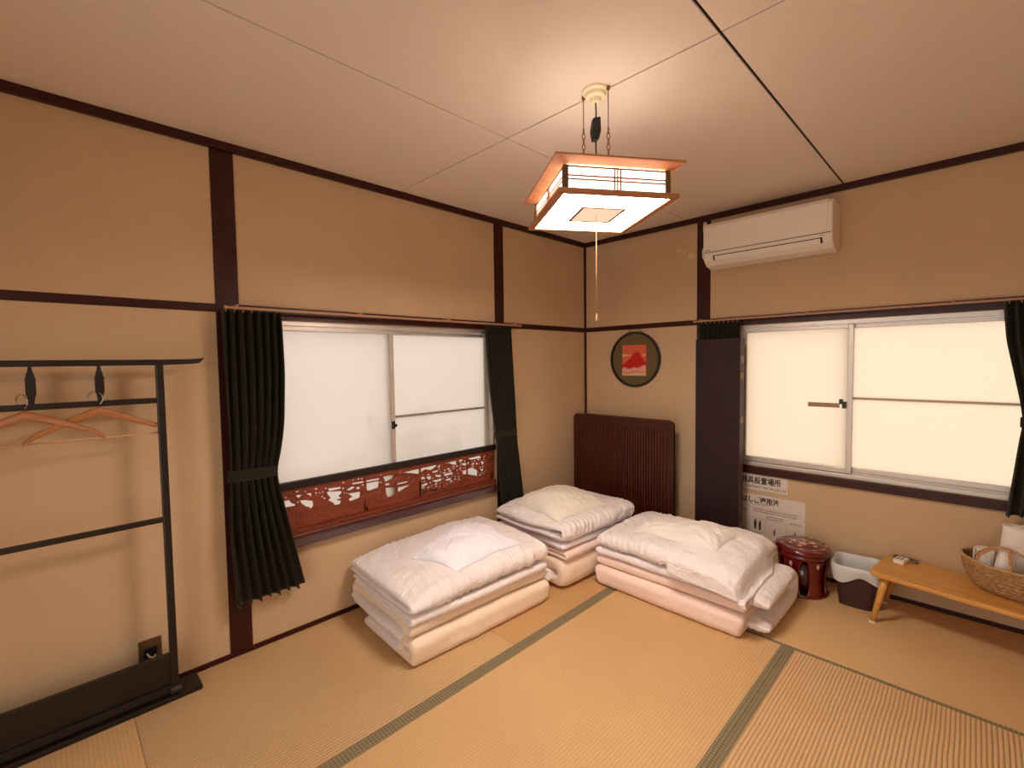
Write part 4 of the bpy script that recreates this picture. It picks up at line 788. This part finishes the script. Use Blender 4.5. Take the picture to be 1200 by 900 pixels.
rope('rope_handle', [(-.150, -.095, .14), (-.135, -.105, .175), (-.10, -.11, .215), (-.055, -.115, .235), (-.01, -.12, .225), (.05, -.13, .19), (.10, -.125, .155), (.115, -.12, .135)])
rope('rope_handle', [(-.03, -.148, .125), (-.032, -.14, .17), (-.035, -.13, .21), (-.045, -.12, .235), (-.09, -.10, .225), (-.13, -.06, .19), (-.16, -.03, .15)])
def roll(nm, label, r, h, lx, ly, lz, rx_, ry_, rz_, grp='towels in the seagrass basket', taper=0):
    t = thing(nm, label, 'towel', (0, 0, 0), 0, grp)
    t.matrix_world = bk_m @ Matrix.Translation((lx, ly, lz)) @ Matrix.Rotation(rz_, 4, 'Z') @ Matrix.Rotation(ry_, 4, 'Y') @ Matrix.Rotation(rx_, 4, 'X')
    turns = 3.2; n = 150; vs = []
    hs = [0, .004, h*.5, h-.006, h]
    for z in hs:
        for i in range(n+1):
            u = i/n; a = turns*2*PI*u; q = (r*(.12+.88*u))*(1-taper*z/h) - (.003 if z in (0, h) else 0)
            q += .0012*math.sin(a*3.7+z*60); vs.append((q*math.cos(a), q*math.sin(a), z+.0015*math.sin(a*2+1)))
    fs = [(j*(n+1)+i, j*(n+1)+i+1, (j+1)*(n+1)+i+1, (j+1)*(n+1)+i) for j in range(len(hs)-1) for i in range(n)]
    o = MB().add(vs, fs, True).build('rolled_cloth', M['towel'], t, recalc=False); sd = o.modifiers.new('t', 'SOLIDIFY'); sd.thickness = .006; sd.offset = 0
    m = MB().lathe([(.001, h-.006), (r*.9*(1-taper), h-.004)], (0, 0, 0), 40).build('rolled_core', M['towel'], t)
bk_m = Matrix.Translation((2.636, -.222, BZ)) @ Matrix.Rotation(BA, 4, 'Z')
roll('rolled_towel', 'thick white rolled towel standing tallest at the back of the basket', .058, .27, -.045, .035, .035, 0, .05, .2)
roll('rolled_towel', 'white towel roll leaning in a cone shape at the front of the basket', .046, .20, -.070, -.045, .03, .12, -.1, 1.2, taper=.45)
roll('rolled_towel', 'greyish rolled towel tucked at the left inside the basket', .036, .15, -.140, .01, .03, 0, -.15, 2.0)
roll('rolled_towel', 'white rolled towel at the right inside the basket by the frame edge', .050, .22, .075, -.01, .03, 0, .12, 2.6)
# ------------------------------------------------------------ bedding
def vnoise(p, seed=0):
    """smooth 3-D value noise in -1..1, vectorised"""
    i = np.floor(p).astype(np.int64); f = p-i; f = f*f*f*(f*(f*6-15)+10)
    def h(ix, iy, iz):
        n = (ix*374761393+iy*668265263+iz*1274126177+seed*974634777) & 0xffffffff
        n = ((n ^ (n >> 13))*1103515245) & 0xffffffff; n = (n ^ (n >> 16)) & 0xffff
        return n/32767.5-1
    r = 0
    for dx in (0, 1):
        for dy in (0, 1):
            for dz in (0, 1):
                wgt = (f[:, 0] if dx else 1-f[:, 0])*(f[:, 1] if dy else 1-f[:, 1])*(f[:, 2] if dz else 1-f[:, 2])
                r = r+wgt*h(i[:, 0]+dx, i[:, 1]+dy, i[:, 2]+dz)
    return r
def ridge(p, scale, ang, seed, sharp=2.0, aniso=4.0, warp=.6):
    c, s = math.cos(ang), math.sin(ang); x, y, z = p[:, 0], p[:, 1], p[:, 2]
    q = np.stack([(c*x+s*y)*scale/aniso, (-s*x+c*y)*scale, z*scale*.6], 1)
    q = q+warp*np.stack([vnoise(p*scale*.35+9, seed+5)]*3, 1)
    return np.clip(1.06-np.sqrt(vnoise(q, seed)**2+.012), 0, 1)**sharp
def fillet(pts, r, n=10):
    out = []; P = [np.array(p, float) for p in pts]; out.append(P[0])
    for i in range(1, len(P)-1):
        a, b, c = P[i-1], P[i], P[i+1]; d1 = (a-b)/np.linalg.norm(a-b); d2 = (c-b)/np.linalg.norm(c-b)
        k = min(r, np.linalg.norm(a-b)*.499, np.linalg.norm(c-b)*.499)
        for t in np.linspace(0, 1, n): out.append((1-t)**2*(b+d1*k)+2*t*(1-t)*b+t*t*(b+d2*k))
    out.append(P[-1]); return np.array(out)
def folded(name, pts, T, L, mat, parent, seed=0, wr=.004, puck=.006, rnd=.03, res=.009, post=None, endpuff=1.0, fr=None, blunt=.07):
    """a padded cloth folded along pts (u, z), L long along v, thickness T"""
    path = fillet(pts, fr if fr else T*.62); seg = np.linalg.norm(np.diff(path, axis=0), axis=1); s = np.concatenate([[0], np.cumsum(seg)]); St = s[-1]
    ns = int(St/res)+1; nv = int(L/res)+1; ss = np.linspace(0, St, ns)
    cu = np.interp(ss, s, path[:, 0]); cz = np.interp(ss, s, path[:, 1])
    du, dz = np.gradient(cu), np.gradient(cz); l = np.hypot(du, dz); nu_, nz_ = -dz/l, du/l
    vv = np.linspace(0, L, nv)
    Sg, Vg = np.meshgrid(ss, vv, indexing='ij'); r = T*rnd/.03*.7
    def edge(d): t = np.clip(d/r, 0, 1); return np.sqrt(1-(1-t)**2)*(1-blunt)+blunt
    ed = np.minimum(Vg, L-Vg); es = np.minimum(Sg, St-Sg)
    hgt = T/2*edge(ed*1.0/endpuff)*edge(es)
    CU, CZ = np.repeat(cu[:, None], nv, 1), np.repeat(cz[:, None], nv, 1); NU, NZ = np.repeat(nu_[:, None], nv, 1), np.repeat(nz_[:, None], nv, 1)
    verts = []
    for side in (1, -1):
        p3 = np.stack([Sg.ravel(), Vg.ravel(), np.full(Sg.size, side*3.3+seed)], 1)
        # uneven ends: shift v near ends
        amp = wr*(.55*ridge(p3, 22, .5, seed+1, 2.2, 6)+.5*ridge(p3, 27, -.75, seed+2, 2.2, 6)+.35*ridge(p3, 34, 1.3, seed+3, 2, 7)-.7)+wr*.9*vnoise(p3*5, seed+4)+wr*.6*vnoise(p3*11, seed+9)
        pv = np.abs(np.sin(PI*(Sg.ravel()/.038+1.2*vnoise(p3*6, seed+6))))**.7*np.exp(-ed.ravel()/.07)
        ps = np.abs(np.sin(PI*(Vg.ravel()/.034+1.3*vnoise(p3*6, seed+7))))**.7*np.exp(-es.ravel()/.06)
        mod = .5+.5*vnoise(p3*5, seed+8)
        dfr = np.clip(CU.ravel()-CU.min(), 0, 1)
        ps = ps+1.25*np.abs(np.sin(PI*(Vg.ravel()/.036+1.6*vnoise(p3*4.5, seed+17))))**.8*np.exp(-dfr/.085)*(.35+.65*np.clip(vnoise(p3*4, seed+18)*1.5+.5, 0, 1))
        h2 = hgt.ravel()*side+side*(amp*np.clip(np.minimum(ed, es).ravel()/.02, .15, 1)-(pv+ps)*puck*mod*np.clip(np.minimum(ed, es).ravel()/.012, 0, 1))
        U = CU.ravel()+NU.ravel()*h2; Z = CZ.ravel()+NZ.ravel()*h2; V = Vg.ravel()
        verts.append(np.stack([U, V, Z], 1))
    P = np.concatenate(verts)
    # soft slump: rounded plan corners and slightly wandering ends
    nn = vnoise(P*np.array([3, .01, 9])+seed*3, seed+11)
    P[:, 1] += (P[:, 1]-L/2)/(L/2)*.012*nn
    nn2 = vnoise(P*np.array([.01, 3.5, 9])+seed, seed+12); P[:, 0] += .006*nn2
    if post is not None: P = post(P, L)
    n = ns*nv; idx = np.arange(n).reshape(ns, nv)
    q = np.stack([idx[:-1, :-1], idx[:-1, 1:], idx[1:, 1:], idx[1:, :-1]], -1).reshape(-1, 4)
    qb = q[:, ::-1]+n
    def strip(a): return np.stack([a[:-1], a[1:], a[1:]+n, a[:-1]+n], 1)
    sides = np.concatenate([strip(idx[0]), strip(idx[-1][::-1]), strip(idx[:, 0][::-1]), strip(idx[:, -1])])
    F = np.concatenate([q, qb, sides])
    o = MB(); o.v = [tuple(v) for v in P.tolist()]; o.f = [tuple(f) for f in F.tolist()]; o.sm = [True]*len(o.f)
    ob = o.build(name, mat, parent); return ob
def XF(kind, x, y, rot):
    """local (u, v, z) -> world; kind 'x': u runs to -x, v to +y; kind 'y': u runs to +y, v to +x"""
    c, s = math.cos(rot), math.sin(rot)
    def f(P):
        a, b = (-P[:, 0], P[:, 1]) if kind == 'x' else (P[:, 1], P[:, 0])
        return np.stack([x+c*a-s*b, y+s*a+c*b, P[:, 2]], 1)
    return f
def bedding(name, label, cat, base, xf, layers, group=None):
    t = wthing(name, label, cat, base, group); done = []
    for i, (nm, pts, T, L, mat, kw) in enumerate(layers):
        pre = kw.pop('pre', None)
        def post(P, L_, pre=pre):
            if pre: P = pre(P)
            P[:, 2] = np.maximum(P[:, 2], .0012+.0*P[:, 2]); return xf(P)
        done.append(folded(nm, pts, T, L, mat, t, post=post, **kw))
    return t, done
def sag(z0, amt, uc, vc, ur, vr):
    """lower a slab towards its rim, raise its middle"""
    def f(P):
        e = np.clip(((P[:, 0]-uc)/ur)**2, 0, 1.2)**1.5+np.clip(((P[:, 1]-vc)/vr)**2, 0, 1.2)**2
        P[:, 2] += -amt*e*np.clip((P[:, 2]-z0)/.10+.3, 0, 1); return P
    return f
from mathutils.bvhtree import BVHTree
def surface(obs):
    vs = []; fs = []
    for o in obs:
        b = len(vs); vs += [tuple(v.co) for v in o.data.vertices]; fs += [tuple(i+b for i in p.vertices) for p in o.data.polygons]
    t = BVHTree.FromPolygons(vs, fs)
    def f(x, y):
        h = t.ray_cast(Vector((x, y, 2)), Vector((0, 0, -1)))[0]; return h.z if h is not None else None
    return f
def pillow(name, label, corners, thick, mat, seed, group='pillows on the bedding', wr=.004, on=None):
    """corners: four world points L, F, R, B (z only where nothing lies beneath)"""
    A = [np.array(c, float) for c in corners]; n = 70
    U, V = np.meshgrid(np.linspace(-1, 1, n), np.linspace(-1, 1, n), indexing='ij'); u, v = U.ravel(), V.ravel()
    # pulled-in sides between the corners
    us = u*(1-.06*(1-v*v)*np.abs(u)**3); vs_ = v*(1-.06*(1-u*u)*np.abs(v)**3)
    a, b = (us+1)/2, (vs_+1)/2
    base = ((1-a)*(1-b))[:, None]*A[0]+(a*(1-b))[:, None]*A[1]+(a*b)[:, None]*A[2]+((1-a)*b)[:, None]*A[3]
    prof = ((1-np.abs(u)**2.4)*(1-np.abs(v)**2.4)); prof = np.clip(prof, 0, 1)**.45
    p3 = np.stack([u*.25, v*.25, np.full(u.size, seed*1.7)], 1)
    w_ = wr*(.6*ridge(p3, 14, .6, seed, 2.2, 5)+.6*ridge(p3, 18, -.9, seed+1, 2.2, 6)+.4*ridge(p3, 26, .1, seed+2, 2, 5)-.8)
    cr = np.exp(-((1-np.abs(u))**2+(1-np.abs(v))**2)/.25); w_ += -wr*1.2*cr*np.abs(np.sin(np.arctan2(1-np.abs(v), 1-np.abs(u)+1e-3)*7))
    if on is not None:      # rest on the bedding: follow its smoothed surface
        hh = np.array([(lambda q: base[i, 2] if q is None else q)(on(base[i, 0], base[i, 1])) for i in range(len(base))]).reshape(n, n)
        hb = hh.copy()
        for _ in range(14):
            e_ = np.pad(hb, 1, mode='edge'); hb = (e_[:-2, 1:-1]+e_[2:, 1:-1]+e_[1:-1, :-2]+e_[1:-1, 2:]+e_[1:-1, 1:-1])/5
        base[:, 2] = np.maximum(hb, hh).ravel()+.0015
    top = base.copy(); top[:, 2] += thick*prof+w_*np.clip(prof*3, 0, 1)+.003
    bot = base.copy()
    P = np.concatenate([top, bot]); idx = np.arange(n*n).reshape(n, n)
    q = np.stack([idx[:-1, :-1], idx[1:, :-1], idx[1:, 1:], idx[:-1, 1:]], -1).reshape(-1, 4); N = n*n
    def strip(a_): return np.stack([a_[:-1], a_[1:], a_[1:]+N, a_[:-1]+N], 1)
    F = np.concatenate([q, q[:, ::-1]+N, strip(idx[0]), strip(idx[-1][::-1]), strip(idx[:, 0][::-1]), strip(idx[:, -1])])
    o = MB(); o.v = [tuple(x) for x in P.tolist()]; o.f = [tuple(x) for x in F.tolist()]; o.sm = [True]*len(o.f)
    ob = o.build(name, mat); 
    c = sum(A)/4; ob.data.transform(Matrix.Translation(-Vector(c))); ob.location = Vector(c)
    return tag(ob, label, 'pillow', group)

# stack 1: under the left window ------------------------------------------------
g1, g2, g3 = 'folded floor mattresses', 'thin folded blankets', 'folded duvets'
f1 = XF('x', .705, -2.262, -.045)
m1, _ = bedding('folded_mattress', 'cream floor mattress folded in three, bottom of the stack under the left window', 'mattress', (.40, -1.82, 0), f1, [
    ('folded_pad', [(.50, .028), (.022, .028), (.022, .096), (.635, .096), (.635, .160), (.025, .160)], .056, .885, M['beige'], dict(seed=3, blunt=.5, rnd=.02, wr=.003, puck=.003, fr=.006, res=.0065)),
    ('wadding', [(.43, .062), (.10, .062)], .05, .895, M['puff'], dict(seed=4, blunt=.3, wr=.003, puck=.006, pre=lambda P: P+np.array([0, -.026, 0]))),
    ('wadding', [(.62, .130), (.07, .130)], .056, .90, M['puff'], dict(seed=5, blunt=.3, wr=.004, puck=.006, pre=lambda P: P+np.array([0, -.030, 0])))], g1)
bl1, _ = bedding('folded_blanket', 'thin pale blanket between mattress and duvet in the stack under the left window', 'blanket', (.40, -1.82, .19), f1, [
    ('folded_cloth', [(.62, .1985), (.012, .1985), (.012, .2215), (.635, .2215)],   .021, .875, M['duvet2'], dict(seed=6, blunt=.4, wr=.0015, puck=.001, rnd=.02))], g2)
def pre1(P):
    P[:, 2] += -.014*np.clip(1-P[:, 0]/.20, 0, 1)**1.6*np.clip((P[:, 2]-.26)/.07, 0, 1)        # slopes down to the front edge
    P[:, 2] += -.035*np.clip(1-P[:, 1]/.25, 0, 1)**1.5*np.clip((P[:, 2]-.24)/.08, 0, 1)
    P[:, 2] += .022*np.exp(-((P[:, 0]-.40)**2+(P[:, 1]-.60)**2)/.09)*np.clip((P[:, 2]-.26)/.05, 0, 1)
    return P
d1, o1 = bedding('folded_duvet', 'puffy white duvet folded on top of the stack under the left window', 'duvet', (.40, -1.82, .235), f1, [
    ('folded_quilt', [(.66, .270), (.02, .270), (.02, .320), (.655, .320)], .066, .89, M['duvet2'], dict(seed=11, blunt=.3, wr=.012, puck=.017, res=.0065, fr=.022, pre=pre1))], g3)
pillow('pillow', 'flat white pillow lying creased on the duvet under the left window', [(.385, -2.06, .363), (.655, -1.975, .343), (.660, -1.52, .352), (.19, -1.50, .382)], .058, M['pillow'], 21, wr=.016, on=surface(o1))

# stack 2: in the corner ---------------------------------------------------------
f2 = XF('x', .745, -1.235, -.05)
m2, _ = bedding('folded_mattress', 'cream floor mattress folded thick at the bottom of the bedding stack in the corner', 'mattress', (.42, -.87, 0), f2, [
    ('folded_pad', [(.62, .048), (.035, .048), (.035, .140), (.66, .140)], .088, .72, M['beige'], dict(seed=31, blunt=.4, wr=.0025, puck=.003, fr=.03, pre=lambda P: P+np.array([0, .0, 0]))),
    ('wadding', [(.60, .085), (.085, .085)], .10, .76, M['puff'], dict(seed=32, wr=.005, puck=.009, pre=lambda P: P+np.array([0, -.050, -.025])))], g1)
bl2, _ = bedding('folded_blanket', 'thin pinkish blanket above the mattress in the corner stack', 'blanket', (.42, -.87, .185), f2, [
    ('folded_cloth', [(.64, .199), (.0, .199), (.0, .224), (.64, .224)], .023, .735, M['pink'], dict(seed=33, blunt=.4, wr=.002, puck=.002))], g2)
c2, _ = bedding('folded_coverlet', 'white folded coverlet directly under the duvet in the corner stack', 'coverlet', (.42, -.87, .236), f2, [
    ('folded_quilt', [(.62, .263), (.0, .263)], .048, .735, M['duvet'], dict(seed=34, blunt=.3, wr=.004, puck=.004))])
def pre2(P):
    P[:, 2] += -.03*np.clip(1-P[:, 1]/.2, 0, 1)**1.5*np.clip((P[:, 2]-.29)/.08, 0, 1)*np.clip(P[:, 0]/.3, 0, 1)
    return P
d2, o2 = bedding('folded_duvet', 'puffy white duvet folded on top of the stack in the corner', 'duvet', (.42, -.87, .29), f2, [
    ('folded_quilt', [(.635, .318), (.005, .318), (.005, .378), (.635, .378)], .060, .715, M['duvet2'], dict(seed=35, blunt=.3, wr=.010, puck=.017, res=.0065, fr=.02, pre=pre2))], g3)
pillow('pillow', 'plump ivory pillow on top of the bedding stack in the corner', [(.19, -1.10, .407), (.665, -1.20, .409), (.70, -.72, .405), (.245, -.61, .407)], .085, M['pillow2'], 41, wr=.010, on=surface(o2))

# stack 3: in front of the plum screen -------------------------------------------
f3 = XF('y', .815, -1.022, -.003)
m3, om3 = bedding('folded_mattress', 'pale pink floor mattress folded in three, bottom of the stack before the folding screen', 'mattress', (1.25, -.72, 0), f3, [
    ('folded_pad', [(.60, .030), (.026, .030), (.026, .092), (.60, .092), (.60, .152), (.024, .152)], .058, .86, M['pink'], dict(seed=51, blunt=.5, rnd=.02, wr=.003, puck=.002, fr=.006, res=.0065)),
    ('wadding_end', [(.085, .168), (.60, .172), (.60, .048), (.10, .046)], .078, .24, M['puff'], dict(seed=53, blunt=.3, wr=.007, puck=.013, pre=lambda P: P+np.array([0, .715, 0])))], g1)
bl3, ob3 = bedding('folded_blanket', 'thin bluish-white folded blanket under the duvet before the folding screen', 'blanket', (1.25, -.72, .185), f3, [
    ('folded_cloth', [(.58, .196), (.02, .196), (.02, .222), (.58, .222)], .024, .84, M['duvet'], dict(seed=54, blunt=.4, wr=.003, puck=.004))], g2)
def pre3(P):
    # front edge drops over the blanket towards the right
    k = np.clip((P[:, 1]-.25)/.5, 0, 1)
    P[:, 2] += -(.010+.012*k)*np.clip(1-P[:, 0]/.22, 0, 1)**1.4*np.clip((P[:, 2]-.25)/.08, 0, 1)
    P[:, 2] += -.035*np.clip((P[:, 1]-.70)/.20, 0, 1)**1.5*np.clip((P[:, 2]-.23)/.08, 0, 1)
    P[:, 2] += -.02*np.clip(1-P[:, 1]/.15, 0, 1)**1.5*np.clip((P[:, 2]-.25)/.08, 0, 1)
    return P
d3, o3 = bedding('folded_duvet', 'puffy white duvet folded on top of the stack before the folding screen', 'duvet', (1.25, -.72, .235), f3, [
    ('folded_quilt', [(.59, .268), (.02, .268), (.02, .318), (.58, .318)], .064, .85, M['duvet2'], dict(seed=55, blunt=.3, wr=.012, puck=.015, res=.0065, fr=.022, pre=pre3)),
    ], g3)
# loose corner of the duvet cover thrown over the right end, draped on whatever lies below
def flap():
    hs = surface(o3+om3+ob3)
    n, m_ = 84, 70; nt = 62
    xs_ = np.linspace(1.30, 1.70, m_); ys_ = np.linspace(-.455, -1.030, nt)
    hh = np.array([[(hs(x-.06*max(0, (1-j/nt)-.7), y) or .2) for x in xs_] for j, y in enumerate(ys_)])+.007
    hb = hh.copy()
    for _ in range(10):
        e_ = np.pad(hb, 1, mode='edge'); hb = (e_[:-2, 1:-1]+e_[2:, 1:-1]+e_[1:-1, :-2]+e_[1:-1, 2:]+e_[1:-1, 1:-1])/5
        hb = np.maximum(hb, hh-.001)
    vs = []
    for j in range(n):
        for i in range(m_):
            if j < nt: x, y, z = xs_[i]-.05*max(0, (1-j/nt)-.7)/.3*(i/m_), ys_[j], hb[j, i]
            else:
                t = (j-nt+1)/(n-nt); x, y = xs_[i]+.01*t, ys_[-1]-.020*math.sin(min(1, t*3)*PI/2)-.004; z = hb[-1, i]-t*max(.02, (hb[-1, i]-.205-.035*(1-i/m_)))
            vs.append((x, y, z))
    p = np.array(vs); w_ = .005*(ridge(p, 20, .9, 61, 2.2, 5)+.8*ridge(p, 26, -.4, 62, 2.2, 5)-.6)+.003*vnoise(p*9, 63)
    dr = np.repeat((np.arange(n) >= nt).astype(float), m_); p[:, 2] += w_*(1-dr); p[:, 1] -= np.abs(w_)*dr
    idx = np.arange(n*m_).reshape(n, m_); q = np.stack([idx[:-1, :-1], idx[1:, :-1], idx[1:, 1:], idx[:-1, 1:]], -1).reshape(-1, 4)
    o = MB(); o.v = [tuple(a) for a in p.tolist()]; o.f = [tuple(a) for a in q.tolist()]; o.sm = [True]*len(o.f)
    ob = o.build('loose_cover', M['duvet2'], d3, recalc=False); sd = ob.modifiers.new('t', 'SOLIDIFY'); sd.thickness = .009; sd.offset = 0
    return ob
fo = flap()
pillow('pillow', 'off-white pillow on the duvet before the plum folding screen', [(1.00, -.88, .352), (1.50, -.90, .358), (1.54, -.56, .372), (1.02, -.54, .372)], .060, M['pillow3'], 71, wr=.012, on=surface(o3+[fo]))

# ------------------------------------------------------------ outside, seen blurred through the frosted panes
tag(box('ground', -9, 9, -9, 9, -3.2, -3.1, M['ground']), 'pale ground outside the windows', 'ground', kind='structure')
tag(box('neighbour_wall', -3.0, -2.8, -5.5, .8, -3.1, .2, M['outwall']), 'pale neighbouring wall beyond the left window', 'wall', kind='structure')
hg = wthing('hedge', 'green shrub blurred behind the lower part of the left window', 'shrub', (-1.1, -1.2, -3.1))
rn = np.random.RandomState(8); vs = []; fs = []
for k in range(900):
    c = rn.randn(3)*np.array([.16, .22, .26])+np.array([-1.0, -1.15, .30]); d = rn.randn(3, 3)*.05; b = len(vs); vs += [tuple(c+d[0]), tuple(c+d[1]), tuple(c+d[2])]; fs.append((b, b+1, b+2))
lv = MB().add(vs, fs).build('foliage', M['leaf'], hg, recalc=False); lv['kind'] = 'stuff'
MB().tube([(-1.1, -1.2, -3.1), (-1.08, -1.18, -1), (-1.0, -1.15, .4)], .03, 8).build('trunk', M['lampdark'], hg)
